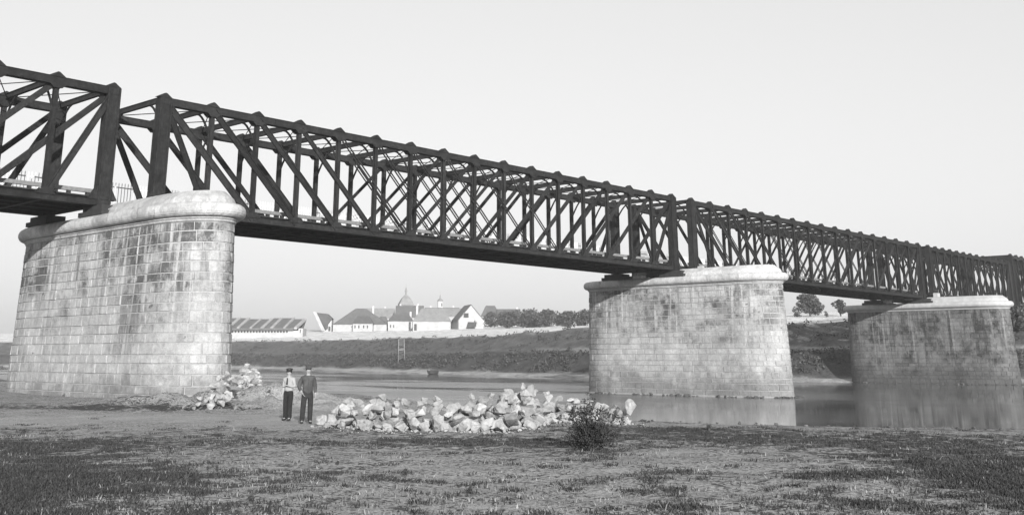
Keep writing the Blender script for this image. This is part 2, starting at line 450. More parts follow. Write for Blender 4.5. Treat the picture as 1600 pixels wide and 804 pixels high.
# ------------------------------------------------------------------ bridge spans
SL = 0.0084
IR = M['iron']
def mesh_of(fn, name, mat, smooth=False):
    b = MB(); fn(b); me = b.mesh(name, mat, smooth)
    bm = bmesh.new(); bm.from_mesh(me); bmesh.ops.recalc_face_normals(bm, faces=bm.faces); bm.to_mesh(me); bm.free()
    return me
W = 7.44
def build_span(label, N, L, H):
    root = empty('bridge_span')
    tag(root, label, 'bridge span', 'iron truss spans of the railway bridge')
    Lt = N * L
    CH = .44
    # chords: a trough of two webs and plates, with splice plates proud of the sides
    def chord(b, z0, z1, plates):
        b.box(-.30, Lt + .30, -.21, .21, z0 + .03, z1 - .03)
        b.box(-.42, Lt + .42, -.27, .27, z1 - .03, z1)
        b.box(-.42, Lt + .42, -.27, .27, z0, z0 + .03)
        for k in range(N):
            for sg in (-1, 1):
                b.box(k * L + L * .38, k * L + L * .62, sg * .21 - .02, sg * .21 + .02, z0 + .08, z1 - .08)
                if k:                                      # node plates where the web members land
                    lo = z0 < 1; za = z1 - .06 if lo else z0 + .06; zb2 = z1 + .34 if lo else z0 - .24; y0, y1 = sorted((sg * .285, sg * .255))
                    q_ = [(-.62, za), (.62, za), (.26, zb2), (-.26, zb2)]
                    b.loft([[(k * L + x_, y0, z_) for x_, z_ in q_], [(k * L + x_, y1, z_) for x_, z_ in q_]])
    top = mesh_of(lambda b: chord(b, H - .50, H, True), 'top_chord', IR)
    bot = mesh_of(lambda b: chord(b, 0, .40, True), 'bottom_chord', IR)
    def ibeam(b, x0, x1, z0, z1, wy):
        b.box(x0, x1, -wy / 2, -wy / 2 + .03, z0, z1); b.box(x0, x1, wy / 2 - .03, wy / 2, z0, z1)
        b.box((x0 + x1) / 2 - .03, (x0 + x1) / 2 + .03, -wy / 2 + .03, wy / 2 - .03, z0, z1)
    vert = mesh_of(lambda b: ibeam(b, -.15, .15, .40, H - .50, .30), 'vertical', IR)
    def post(b):
        b.box(-.40, .40, -.27, .27, -.02, H + .02)
        for sg in (-1, 1):
            b.box(-.44, -.32, sg * .30 - .035, sg * .30 + .035, -.02, H - .05); b.box(.32, .44, sg * .30 - .035, sg * .30 + .035, -.02, H - .05)
        b.add([(-.9, -.24, .401), (-.405, -.24, .401), (-.405, -.24, 1.25), (-.9, .24, .401), (-.405, .24, .401), (-.405, .24, 1.25)], [(0, 1, 2), (3, 5, 4), (0, 2, 5, 3), (0, 3, 4, 1)])
        b.add([(.9, -.24, .401), (.405, -.24, .401), (.405, -.24, 1.25), (.9, .24, .401), (.405, .24, .401), (.405, .24, 1.25)], [(0, 1, 2), (3, 5, 4), (0, 2, 5, 3), (0, 3, 4, 1)])
    postm = mesh_of(post, 'end_post', IR)
    zt, zb = H - .30, .24
    dcache = {}
    def diag(span, wid, double, yo):
        key = (span, wid, double, yo)
        if key in dcache: return dcache[key]
        def f(b):
            a = Vector((0, yo, zt)); c = Vector((span * L, yo, zb)); d = (c - a).normalized(); nrm = Vector((0, 1, 0)).cross(d)
            if double:
                for s_ in (-1, 1):
                    o = nrm * s_ * (wid / 2 - .055); b.bar(a + o, c + o, .05, .11, nrm)
            else:
                b.bar(a, c, .05, wid, nrm)
                for s_ in (-1, 1):
                    o = nrm * s_ * (wid / 2 - .03) + Vector((0, -.06 if yo < 0 else .06, 0)); b.bar(a + o, c + o, .09, .05, nrm)
        dcache[key] = mesh_of(f, 'diagonal', IR); return dcache[key]
    for Y in (0, W):
        link('top_chord', top, root, (0, Y, 0)); link('bottom_chord', bot, root, (0, Y, 0))
        for k in range(N + 1):
            if k in (0, N): link('end_post', postm, root, (k * L, Y, 0))
            else: link('vertical', vert, root, (k * L, Y, 0))
        half = N // 2
        link('diagonal', diag(1, .42, False, -.14), root, (0, Y, 0))
        link('diagonal', diag(-1, .42, False, -.14), root, (N * L, Y, 0))
        for k in range(0, half + 2):
            wd = (.50, .46, .42, .36)[k] if k < 4 else .34
            link('diagonal', diag(2, wd, k >= 4, -.16), root, (k * L, Y, 0))
            link('diagonal', diag(-2, (.40, .38, .36, .34)[k] if k < 4 else (.31 if k < 7 else .26), False, .15), root, ((N - k) * L, Y, 0))
    # gussets over the chord at every node: the strut ends that rise above it
    def gus(b):
        b.add([(-.62, -.2, H + .002), (.50, -.2, H + .002), (.07, -.2, H + .30), (-.05, -.2, H + .32), (-.62, .2, H + .002), (.50, .2, H + .002), (.07, .2, H + .30), (-.05, .2, H + .32)],
              [(0, 1, 2, 3), (7, 6, 5, 4), (0, 4, 5, 1), (1, 5, 6, 2), (2, 6, 7, 3), (3, 7, 4, 0)])
    gusm = mesh_of(gus, 'gusset', IR)
    strm = mesh_of(lambda b: (b.box(-.11, .11, .28, W - .28, H + .10, H + .14), b.box(-.03, .03, .28, W - .28, H - .20, H + .10), b.box(-.11, .11, .28, W - .28, H - .24, H - .20)), 'top_strut', IR)
    def knee(b, s_):
        y0 = .16 if s_ > 0 else W - .16
        pts = [(0, y0 + s_ * (2.15 - 2.0 * math.cos(t)), H - .23 - 2.0 * (1 - math.sin(t)) + .0) for t in [i * math.pi / 2 / 6 for i in range(7)]]
        pts = [(0, y0 + s_ * 1.75 * (i / 6), H - 2.1 + 1.88 * (1 - (1 - i / 6) ** 1.7)) for i in range(7)]
        for p, q in zip(pts[:-1], pts[1:]): b.bar(p, q, .09, .13, (0, 1, 0))
    kn = [mesh_of(lambda b, s_=s_: knee(b, s_), 'knee_brace', IR) for s_ in (1, -1)]
    rodm = mesh_of(lambda b: (b.tube([(0, .25, H - .12), (L, W - .25, H - .12)], .035, 5)), 'wind_rod', IR)
    rodm2 = mesh_of(lambda b: (b.tube([(0, W - .25, H - .16), (L, .25, H - .16)], .035, 5)), 'wind_rod', IR)
    cgm = mesh_of(lambda b: (b.box(-.04, .04, .28, W - .28, .05, .52), b.box(-.16, .16, .28, W - .28, .02, .05), b.box(-.16, .16, .28, W - .28, .52, .55)), 'cross_girder', IR)
    for k in range(N + 1):
        link('gusset', gusm, root, (k * L, 0, 0)); link('gusset', gusm, root, (k * L, W, 0))
        s_ = link('top_strut', strm, root, (k * L, 0, 0))
        for m_ in kn: link('knee_brace', m_, s_)
        link('cross_girder', cgm, root, (k * L, 0, 0))
        if k < N: link('wind_rod', rodm, root, (k * L, 0, 0)); link('wind_rod', rodm2, root, (k * L, 0, 0))
    strg = mesh_of(lambda b: b.box(0, Lt, -.12, .12, .12, .548), 'stringer', IR)
    for y in (1.1, 2.9, 4.55, 6.35): link('stringer', strg, root, (0, y, 0))
    # floor: planks laid across, one joined part each row of planks too small to pick apart
    b = MB(); x = .02
    while x < Lt - .2:
        b.box(x, min(x + .27, Lt), .30, W - .30, .56 + rnd.random() * .015, .64); x += .285
    o = b.build('floor_planks', M['plank'], root); o['kind'] = 'stuff'
    # kerb timber on blocks just behind the near truss
    kb = mesh_of(lambda b: b.box(-.09, .09, -.15, .15, .642, .86), 'kerb_block', M['plank'])
    n_ = int(Lt / 1.25)
    for y in (.72,):
        kt = mesh_of(lambda b: b.box(.05, Lt - .05, -.11, .11, .862, 1.10), 'kerb_timber', M['timber'])
        link('kerb_timber', kt, root, (0, y, 0))
        for i_ in range(n_): link('kerb_block', kb, root, ((i_ + .5) * Lt / n_, y, 0))
    rail = mesh_of(lambda b: [b.box(.1, Lt - .1, yy - .05, yy + .05, .66, .86) for yy in (2.0, 3.5, 5.2, 6.7)], 'rails', M['plank'])
    link('rails', rail, root)
    # pale picket railing along the far side
    b = MB(); x = .15
    while x < Lt:
        b.box(x - .022, x + .022, -.012, .012, .70, 2.95); x += .24
    o = b.build('pickets', M['white_timber'], root, (0, W + .62, 0)); o['kind'] = 'stuff'
    rl = mesh_of(lambda b: (b.box(0, Lt, .02, .07, 1.0, 1.10), b.box(0, Lt, .02, .07, 2.6, 2.68)), 'railing_rail', M['white_timber'])
    link('railing_rail', rl, root, (0, W + .62, 0))
    brk = mesh_of(lambda b: b.box(-.08, .08, W + .275, W + .75, .42, .60), 'railing_bracket', IR)
    for k in range(N + 1): link('railing_bracket', brk, root, (k * L, 0, 0))
    return root
H0 = 2.0345 * P
def place_span(o, k):
    o.location = (k * P, 0, ZOFF - SL * k * P); o.rotation_euler = (0, math.atan(SL), 0)
s2 = build_span('full truss span between the big left pier and the middle pier', 16, P, H0); place_span(s2, 0)
s4 = build_span('short truss span past the farthest pier towards the right edge', 12, P * .75, H0); place_span(s4, 34)
s5 = build_span('taller last truss span at the right edge beyond the stone abutment', 12, P * .75, H0 + 1.3); place_span(s5, 43.55)
index_kids()
s1 = copy_tree(s2); place_span(s1, -17); s1['label'] = 'nearest truss span at the left edge ending on the big left pier'
s3 = copy_tree(s2); place_span(s3, 17); s3['label'] = 'truss span from the middle pier to the farthest pier, dark floor over the river'

# ------------------------------------------------------------------ stone piers
A0 = .55 * P; BN = 1.06 * P; BF = 1.31 * P; YN = -1.86 * P; YF = 1.99 * P
NSEG = 96
def outline(off, n=NSEG):
    """closed plan outline, anticlockwise from the near end of the +X side; off = how far outside the shaft's top edge"""
    a = A0 + off; bn = BN + off; bf = BF + off; pts = []
    m = n // 4
    for i in range(m): pts.append((a, YN + (YF - YN) * i / m))
    for i in range(m): t = math.pi * i / m; pts.append((a * math.cos(t), YF + bf * math.sin(t)))
    for i in range(m): pts.append((-a, YF + (YN - YF) * i / m))
    for i in range(m): t = math.pi + math.pi * i / m; pts.append((a * math.cos(t), YN + bn * math.sin(t)))
    return pts
class Peri:
    """walk the outline by metres"""
    def __init__(s, off):
        s.p = [Vector((x, y)) for x, y in outline(off, 240)]; s.c = [0]
        for i in range(len(s.p)): s.c.append(s.c[-1] + (s.p[(i + 1) % len(s.p)] - s.p[i]).length)
        s.len = s.c[-1]; s.c = np.array(s.c)
    def at(s, f):
        q = (f % 1.0) * s.len; i = min(int(np.searchsorted(s.c, q, 'right')) - 1, len(s.p) - 1)
        a = s.p[i]; b = s.p[(i + 1) % len(s.p)]; t = (q - s.c[i]) / max(s.c[i + 1] - s.c[i], 1e-9); return a.lerp(b, t)
def ring(off, z): return [(x, y, z) for x, y in outline(off)]
def zc(z): return z * P            # heights in panels below the lower chord
Z_TOP = zc(-.165); Z_TB = zc(-.385); Z_SH = zc(-.455); Z_BASE = zc(-3.26); Z_DEEP = zc(-3.75)
BAT = .13
def off_at(z): return .34 * (Z_SH - z) / (Z_SH - Z_BASE)
def build_pier():
    root = empty('bridge_pier')
    b = MB(); b.loft([ring(off_at(Z_BASE) - .03, Z_BASE), ring(-.03, Z_SH)]); b.build('core', M['stone_core'], root)
    nb = 0
    ncourse = 19; hs = [1 + .16 * math.sin(i * 2.3) for i in range(ncourse)]; tot = sum(hs); zs = [Z_BASE]
    for h in hs: zs.append(zs[-1] + h / tot * (Z_SH - Z_BASE))
    blocks = []
    for c in range(ncourse):
        z0, z1 = zs[c], zs[c + 1]; p0 = Peri(off_at(z0)); p1 = Peri(off_at(z1)); f = rnd.random() * .02 + (.5 if c % 2 else 0) * 1.1 / p0.len
        start = f; cuts = [f]
        while f < start + 1 - 1.3 / p0.len:
            f += rnd.choice((.7, .95, 1.1, 1.25, 1.45)) / p0.len; cuts.append(f)
        cuts.append(start + 1)
        for f0, f1 in zip(cuts[:-1], cuts[1:]):
            L_ = (f1 - f0) * p0.len
            if L_ < .15: continue
            g = .017; ch = .020; pr = .014 + rnd.random() * .022 + (.03 if rnd.random() < .07 else 0)
            fa = f0 + g / p0.len; fb = f1 - g / p0.len; fm = (fa + fb) / 2; za = z0 + g; zb_ = z1 - g
            dz = ch / p0.len
            vs = []
            for f_, zz, pp in ((fa, za, p0), (fm, za, p0), (fb, za, p0), (fb, zb_, p1), (fm, zb_, p1), (fa, zb_, p1)):
                q = pp.at(f_); vs.append((q.x, q.y, zz))
            cen = Vector((sum(v[0] for v in vs) / 6, sum(v[1] for v in vs) / 6)); 
            t = (p0.at(fb) - p0.at(fa)).normalized(); nn = Vector((t.y, -t.x))
            back = [(v[0] - nn.x * .06, v[1] - nn.y * .06, v[2]) for v in vs]
            front = []
            for (f_, zz, pp) in ((fa + dz, za + ch, p0), (fm, za + ch, p0), (fb - dz, za + ch, p0), (fb - dz, zb_ - ch, p1), (fm, zb_ - ch, p1), (fa + dz, zb_ - ch, p1)):
                q = pp.at(f_); j = (rnd.random() - .5) * .02; front.append((q.x + nn.x * (pr + j), q.y + nn.y * (pr + j), zz))
            faces = [(6, 7, 10, 11), (7, 8, 9, 10)] + [(i, (i + 1) % 6, 6 + (i + 1) % 6, 6 + i) for i in range(6)]
            blocks.append((cen, z0, back + front, faces))
    view = Vector((-36, -55))
    def score(bk):
        cx = bk[0]; d = (view - cx).length; t = 0
        # the face turned to the camera first, by nearness
        return d + (60 if bk[0].x > .9 * A0 - 0 and bk[0].y > YN else 0) + (40 if bk[0].x > .3 else 0) + (30 if bk[1] < zc(-2.98) else 0)
    blocks.sort(key=score)
    rest = MB()
    for i, (cen, z0, vs, fs) in enumerate(blocks):
        if i < 299:
            m = MB(); m.add(vs, fs); me = m.mesh('stone_block', M['stone']); link('stone_block', me, root)
        else: rest.add(vs, fs)
    o = rest.build('stone_blocks', M['stone'], root, normals=False); o['kind'] = 'stuff'
    # plinth in the water, in two courses
    b = MB(); b.loft([ring(off_at(Z_BASE) + .22, Z_DEEP), ring(off_at(Z_BASE) + .20, Z_BASE - .02), ring(off_at(Z_BASE) + .10, Z_BASE + .06)])
    b.build('plinth', M['coping'], root)
    # necking under the roll
    b = MB(); b.loft([ring(.02, Z_SH - .001), ring(.10, Z_SH + .06), ring(.10, Z_SH + .13), ring(.20, Z_SH + .19), ring(.20, Z_TB - .02), ring(.10, Z_TB)]); b.build('necking', M['coping'], root)
    # the big half round roll, in stones with open joints
    prof = [(.10, Z_TB + .01)] + [(.26 + .40 * math.cos(t), (Z_TB + Z_TOP) / 2 + (Z_TOP - Z_TB - .02) / 2 * math.sin(t)) for t in [(-80 + i * 170 / 8) * math.pi / 180 for i in range(9)]] + [(-.1, Z_TOP - .01)]
    per = [Peri(o_) for o_, _ in prof]
    n = 30
    for i in range(n):
        f0 = (i + .006) / n; f1 = (i + .994) / n; m = 4; b = MB(); rings = []
        dj = (rnd.random() - .5) * .02
        for q in range(m + 1):
            f_ = f0 + (f1 - f0) * q / m; rr = []
            for (o_, z), pp in zip(prof, per):
                v = pp.at(f_); rr.append((v.x * (1 + dj * .2), v.y, z))
            v = per[0].at(f_); rr.append((v.x * .8, v.y * .93, Z_TOP - .01)); rr.append((v.x * .8, v.y * .93, Z_TB + .01))
            rings.append(rr)
        b.loft(rings); b.build('coping_stone', M['coping'], root)
    b = MB(); b.loft([ring(-.15, Z_TB + .02), ring(-.15, Z_TOP - .04)]); b.build('seat', M['coping'], root)
    # hood over the near nose, beside the track: sloping cap with an upright end under the bridge side
    HT = zc(.035); rings = []
    def hood_ring(off, z, yend):
        return [(x, min(y, yend), z) for x, y in outline(off)]
    ye = -.42
    b = MB(); b.loft([hood_ring(.05, Z_TOP - .02, ye), hood_ring(.02, Z_TOP + .14, ye), hood_ring(-.10, Z_TOP + .36, ye), hood_ring(-.36, HT - .20, ye), hood_ring(-.62, HT, ye), hood_ring(-1.2, HT + .07, ye)])
    b.build('hood', M['coping'], root)
    # bearing blocks under the four posts that stand here
    bm_ = mesh_of(lambda q: (q.box(-.80, .80, -1.5, 1.5, Z_TOP - .03, Z_TOP + .26), q.box(-.66, .66, -1.2, 1.2, Z_TOP + .263, -.03)), 'bearing', M['plank'])
    for k in (-.5, .5):
        for y in (.05, W): link('bearing', bm_, root, (k * P * .94 , y, 0))
    return root
pier = build_pier()
def place_pier(o, k): o.location = (k * P, 0, ZOFF - SL * k * P)
place_pier(pier, -.5)
tag(pier, 'nearest and largest stone pier on the sandy shore at the left', 'bridge pier', 'stone piers with rounded ends under the iron bridge')
index_kids()
p2 = copy_tree(pier); place_pier(p2, 16.5); p2['label'] = 'middle stone pier at the water edge behind the bush and rock pile'
p3 = copy_tree(pier); place_pier(p3, 33.5)
for o in bpy.data.objects:
    if o.parent is p3 and o.name.startswith('stone_block'): o.material_slots[0].link = 'OBJECT'; o.material_slots[0].material = M['stone_dark']
    elif o.parent is p3 and o.name.startswith('core'): o.material_slots[0].link = 'OBJECT'; o.material_slots[0].material = M['stone_dark']
    elif o.parent is p3 and o.name.split('.')[0] in ('coping_stone', 'hood', 'necking'): o.material_slots[0].link = 'OBJECT'; o.material_slots[0].material = M['coping_dark']; p3['label'] = 'farthest, streaked dark stone pier standing in the river at the right'
# abutment beyond
ab = empty('stone_abutment', (43.3 * P, 0, 0)); tag(ab, 'low stone abutment on the far bank where the short span meets the taller one', 'abutment')
zb_ = ZOFF - SL * 43.3 * P
b = MB(); b.box(-2.2, 2.2, -1.4, W + 1.4, -1.5, zb_ - .62); b.build('wall', M['stone_dark'], ab)
b = MB(); b.box(-2.5, 2.5, -1.7, W + 1.7, zb_ - .60, zb_ - .22); b.build('coping_slab', M['coping_dark'], ab)
bm_ = mesh_of(lambda q: q.box(-.5, .5, -.5, .5, zb_ - .22, zb_ - .03), 'bearing', M['plank'])
for x in (-1.2, 1.2):
    for y in (.05, W): link('bearing', bm_, ab, (x, y, 0))
# pale stone blocks standing on the piers by the posts
for (k, y, wx, hh, lab) in ((17.0, -.85, .38, .95, 'slim white stone block by the post on the middle pier'), (34.0, -1.0, 1.0, 1.15, 'squat white stone block on top of the farthest pier')):
    z = ZOFF - SL * (k - .5) * P + Z_TOP
    b = MB(); b.loft([[(x * wx / 2, yy * .3, z_) for x, yy in ((-1, -1), (1, -1), (1, 1), (-1, 1))] for z_ in (.02, hh - .04)] + [[(x * (wx / 2 - .04), yy * .26, hh) for x, yy in ((-1, -1), (1, -1), (1, 1), (-1, 1))]])
    o = b.build('stone_block', M['plaster']); o.location = (k * P - (.0 if k < 20 else 1.2), y, z + .3); tag(o, lab, 'stone block')

exec_marker = True
# ------------------------------------------------------------------ broken rocks
def rock_mesh(seed, flat=.8):
    r = random.Random(seed); bm = bmesh.new()
    n = r.randint(11, 16)
    for i in range(n):
        v = Vector((r.gauss(0, 1), r.gauss(0, 1), r.gauss(0, 1))).normalized() * r.uniform(.82, 1.08)
        bm.verts.new((v.x * .5, v.y * .5 * r.uniform(.8, 1), v.z * .5 * flat))
    res = bmesh.ops.convex_hull(bm, input=bm.verts)
    bmesh.ops.delete(bm, geom=[e for e in res['geom_interior'] if isinstance(e, bmesh.types.BMVert)], context='VERTS')
    bmesh.ops.dissolve_limit(bm, angle_limit=R(9), verts=bm.verts, edges=bm.edges)
    bmesh.ops.bevel(bm, geom=bm.edges[:], offset=.012, segments=1, profile=.5, affect='EDGES', clamp_overlap=True)
    bmesh.ops.triangulate(bm, faces=bm.faces[:])
    for cut in range(2):
        lng = [e for e in bm.edges if e.calc_length() > (.20 if cut == 0 else .13)]
        bmesh.ops.subdivide_edges(bm, edges=lng, cuts=1, use_grid_fill=False); bmesh.ops.triangulate(bm, faces=[f for f in bm.faces if len(f.verts) > 3])
    off = Vector((seed * 1.7, seed * .3, 0))
    for v in bm.verts:
        n1 = mnoise.noise(v.co * 4.0 + off); n2 = mnoise.noise(v.co * 9.0 + off)
        v.co += v.co.normalized() * (n1 * .055 + n2 * .028)
    bmesh.ops.recalc_face_normals(bm, faces=bm.faces)
    me = bpy.data.meshes.new('rock'); bm.to_mesh(me); bm.free(); me.materials.append(M['rock']); return me
ROCKS = [rock_mesh(100 + i, .6 + .35 * ((i * 37) % 10) / 10) for i in range(26)]
def rock(loc, size, label, group, sq=None, rot=None):
    o = link('rock', ROCKS[rnd.randrange(len(ROCKS))])
    o.location = loc; o.rotation_euler = rot or (rnd.uniform(-.5, .5), rnd.uniform(-.5, .5), rnd.uniform(0, 6.28))
    s_ = sq or (rnd.uniform(.85, 1.25), rnd.uniform(.8, 1.1), rnd.uniform(.8, 1.15))
    o.scale = (size * s_[0], size * s_[1], size * s_[2]); tag(o, label, 'rock', group); return o
# the long pile on the shore: front foot from the photograph, filled back and up
foot = [(497, 664), (540, 669), (600, 671), (660, 672), (720, 672), (790, 672), (830, 668), (880, 658), (940, 657), (998, 657)]
tops = [(497, 640), (520, 622), (560, 619), (600, 617), (650, 620), (690, 619), (715, 630), (745, 612), (790, 610), (812, 603), (825, 599), (842, 606), (870, 613), (905, 616), (940, 618), (975, 625), (998, 640)]
cross = Vector((CF.x, CF.y, 0)).normalized()
PILE_L = 'angular pale broken rock heaped in the long pile on the shore'
x = 497.0
fx_ = [f[0] for f in foot]; fy_ = [f[1] for f in foot]; tx_ = [t[0] for t in tops]; ty_ = [t[1] for t in tops]
while x <= 998:
    base = at_z(x, np.interp(x, fx_, fy_), 0); mpp = depth(base) / FPX
    Hh = (np.interp(x, fx_, fy_) - np.interp(x, tx_, ty_)) * mpp
    back = 0; size0 = rnd.uniform(.42, .68)
    rows = 5 if 760 < x < 900 else 4
    for j in range(rows):
        hmax = Hh * min(1, (j + .9) / (rows - .4)) * (1.0 if j < rows - 1 else .92)
        z = 0; q = 0
        while z < hmax - .12:
            s_ = min(rnd.uniform(.40, .72) * (1.15 if j == 0 else .95), max(hmax - z + .14, .32))
            p = base + cross * (j * .42 + rnd.uniform(-.1, .1)) + Vector((CR.x, CR.y, 0)) * rnd.uniform(-.13, .13)
            zz = float(near_h(p.x, p.y))
            rock((p.x, p.y, zz + z + s_ * (.26 if z == 0 else .34)), s_, PILE_L, 'broken rocks of the long pile')
            z += s_ * .60; q += 1
    x += rnd.uniform(17.5, 25)
def special(px, py, s_, sq, rot, label, back=0.0):
    b0 = at_z(px, np.interp(px, fx_, fy_), 0) + cross * back; d_ = depth(b0); c = at_depth(px, py, d_)
    rock(c, s_, label, 'broken rocks of the long pile', sq, rot)
special(826, 612, .62, (.8, .8, 1.15), (.1, .15, .4), 'tall pointed rock crowning the peak of the long rock pile', 1.5)
special(800, 655, .80, (1.25, .8, .8), (.0, .25, .9), 'largest slanting rock at the front foot of the pile left of the bush', -.1)
special(965, 645, .60, (1.2, .8, .62), (.05, .02, .75), 'flat block lying at the right end of the pile', .1)
special(985, 634, .75, (.55, .6, 1.25), (.1, -.5, .75), 'long rock leaning outward at the far right end of the pile', .3)
special(716, 655, .55, (.9, .8, 1.1), (.2, .1, .2), 'upright grey rock in the front row at the middle of the pile', -.1)
special(540, 640, .50, (1.0, .9, 1.0), (.4, .1, .9), 'rounded rock near the two men at the left end of the pile', .1)

# two small heaps by the pier nose
def heap(pts, label, group, smin, smax, zadd=0.0):
    for (px, py, t) in pts:
        p = at_depth(px, py, t); zz = float(near_h(p.x, p.y)); s_ = rnd.uniform(smin, smax)
        rock((p.x, p.y, max(p.z, zz + .1)), s_, label, group)
hp = []
d0 = depth((-1.0, -12.5, 0))
for i in range(46):
    v = rnd.random(); yy = 569 + 40 * v; half = 6 + 22 * v
    xx = 388 + rnd.uniform(-1, 1) * half * .9 + 4 * v
    hp.append((max(xx, 374), yy, d0 + 1.8 - 2.4 * v))
heap(hp, 'small broken rock in the steep heap behind the near pier nose', 'rocks of the heap behind the near pier nose', .34, .62)
for i in range(46):
    v = rnd.random() ** .8; xx = 318 + rnd.gauss(0, 1) * (9 + 26 * (1 - v)); xx = min(max(xx, 240), 388)
    bq = at_z(xx, 627, 0.0); tq = depth(bq); s_ = rnd.uniform(.24, .50)
    p = bq + cross * (1.0 + 3.2 * v + rnd.uniform(-.3, .3)); zz = float(near_h(p.x, p.y))
    top = 1.35 * v * math.exp(-((xx - 318) / 55) ** 2)
    rock((p.x, p.y, zz + top * rnd.uniform(.35, 1.0) + s_ * .15), s_, 'small pale rock of the low rubble at the foot of the near pier', 'rubble at the foot of the near pier')

# chips and small broken stone at the foot of the pile
def chips():
    mb = MB()
    for i in range(420):
        px = rnd.uniform(485, 1010); b0 = at_z(px, np.interp(px, fx_, fy_), 0) - cross * (rnd.random() ** 2 * 1.6 - .5); s_ = rnd.uniform(.03, .13) * (1 + (rnd.random() < .06))
        add_stone(mb, (b0.x, b0.y, float(near_h(b0.x, b0.y)) + s_ * .2), s_)
    tag(mb.build('stone_chips', M['rock'], normals=False), 'chips and small broken stone strewn along the foot of the long rock pile', 'stones', kind='stuff')
# stones at the water line of the two river piers, and along the near shore
def add_stone(mb, loc, s_):
    me = ROCKS[rnd.randrange(len(ROCKS))]; Mx = Matrix.Translation(loc) @ Matrix.Rotation(rnd.uniform(0, 6.28), 4, 'Z') @ Matrix.Diagonal((s_ * rnd.uniform(.8, 1.5), s_ * rnd.uniform(.8, 1.2), s_ * rnd.uniform(.6, 1), 1))
    mb.add([Mx @ v.co for v in me.vertices], [tuple(p.vertices) for p in me.polygons])
def foot_ring(k, label, n, smin, smax, f0, f1):
    mb = MB()
    pr = Peri(off_at(Z_BASE) + .55)
    for i in range(n):
        q = pr.at(f0 + (f1 - f0) * rnd.random()); s_ = smin + (smax - smin) * rnd.random() ** 2
        add_stone(mb, (k * P + q.x + rnd.uniform(-.5, .1), q.y + rnd.uniform(-.4, .2), WATER + s_ * .10), s_)
    tag(mb.build('foot_stones', M['stone_dark'], normals=False), label, 'stones', kind='stuff')
chips()
foot_ring(16.5, 'small stones at the water line of the middle pier', 80, .28, .55, .47, 1.0)
foot_ring(33.5, 'small stones at the water line of the farthest pier', 50, .3, .65, .47, 1.0)
mb = MB()
for i in range(150):
    y = -56 + 26 * i / 150 + rnd.uniform(-.2, .2); xe = float(np.interp(y, NE_Y, NE_X)) + rnd.uniform(-1.2, 1.6)
    z = float(near_h(xe, y)); s_ = rnd.uniform(.06, .22)
    if z < WATER + .05: continue
    add_stone(mb, (xe, y, z + s_ * .2), s_)
tag(mb.build('shore_stones', M['stone_dark'], normals=False), 'small stones lying along the near water edge', 'stones', kind='stuff')

# ------------------------------------------------------------------ grass on the shore
def blades(n, seed, dens, hmin, hmax, wid, mat, name, label, lean=.5, per=9, spread=.10):
    r = np.random.default_rng(seed)
    # sample over the wedge the camera sees, denser close by
    px = r.uniform(-60, 1660, n); py = 560 + 250 * np.sqrt(r.uniform(.10, 1.0, n)); keep = py > 622
    px, py = px[keep], py[keep]
    dx = (px - PX0) / FPX; dy = (PY0 - py) / FPX
    d = np.outer(np.ones(len(px)), CF) + np.outer(dx, CR) + np.outer(dy, CU)
    t = -CAM.z / d[:, 2]; X = CAM.x + d[:, 0] * t; Y = CAM.y + d[:, 1] * t
    g, tr = ground_masks(X, Y)
    pr = dens(g, tr, X, Y); k = r.uniform(0, 1, len(X)) < pr; X, Y = X[k], Y[k]
    m = len(X); X = np.repeat(X, per) + r.normal(0, spread, m * per); Y = np.repeat(Y, per) + r.normal(0, spread, m * per)
    Z = near_h(X, Y); ok = Z > WATER + .5; X, Y, Z = X[ok], Y[ok], Z[ok]; m = len(X)
    h = r.uniform(hmin, hmax, m); a = r.uniform(0, 2 * np.pi, m); l = r.uniform(.1, lean, m) * h; la = r.uniform(0, 2 * np.pi, m)
    ww = wid * r.uniform(.6, 1.3, m) / 2
    B = np.stack([X, Y, Z - .01], 1); u = np.stack([np.cos(a), np.sin(a), 0 * a], 1) * ww[:, None]
    T = B + np.stack([np.cos(la) * l, np.sin(la) * l, h], 1); Mi = (B + T) / 2 + np.stack([0 * h, 0 * h, h * .12], 1)
    V = np.stack([B - u, B + u, Mi + u * .7, Mi - u * .7, T], 1).reshape(-1, 3)
    i0 = np.arange(m) * 5
    F_ = np.concatenate([np.stack([i0, i0 + 1, i0 + 2], 1), np.stack([i0, i0 + 2, i0 + 3], 1), np.stack([i0 + 3, i0 + 2, i0 + 4], 1)])
    o = link(name, np_mesh(name, V, F_, mat)); tag(o, label, 'grass', kind='stuff'); return o
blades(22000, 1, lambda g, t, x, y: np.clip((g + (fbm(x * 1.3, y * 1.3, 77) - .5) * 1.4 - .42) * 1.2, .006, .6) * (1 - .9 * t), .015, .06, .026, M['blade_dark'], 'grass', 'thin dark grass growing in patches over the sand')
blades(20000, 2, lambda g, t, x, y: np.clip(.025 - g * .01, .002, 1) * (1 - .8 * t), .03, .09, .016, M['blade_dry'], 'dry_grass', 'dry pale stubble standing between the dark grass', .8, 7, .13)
blades(9000, 3, lambda g, t, x, y: np.clip((g + (fbm(x * .8, y * .8, 79) - .5) * 1.6 - .30) * 1.2, .02, 1) * (1 - .85 * t), .02, .075, .020, M['blade_dark'], 'grass_tufts', 'low dark grass tufts scattered over the sand', .9, 46, .11)
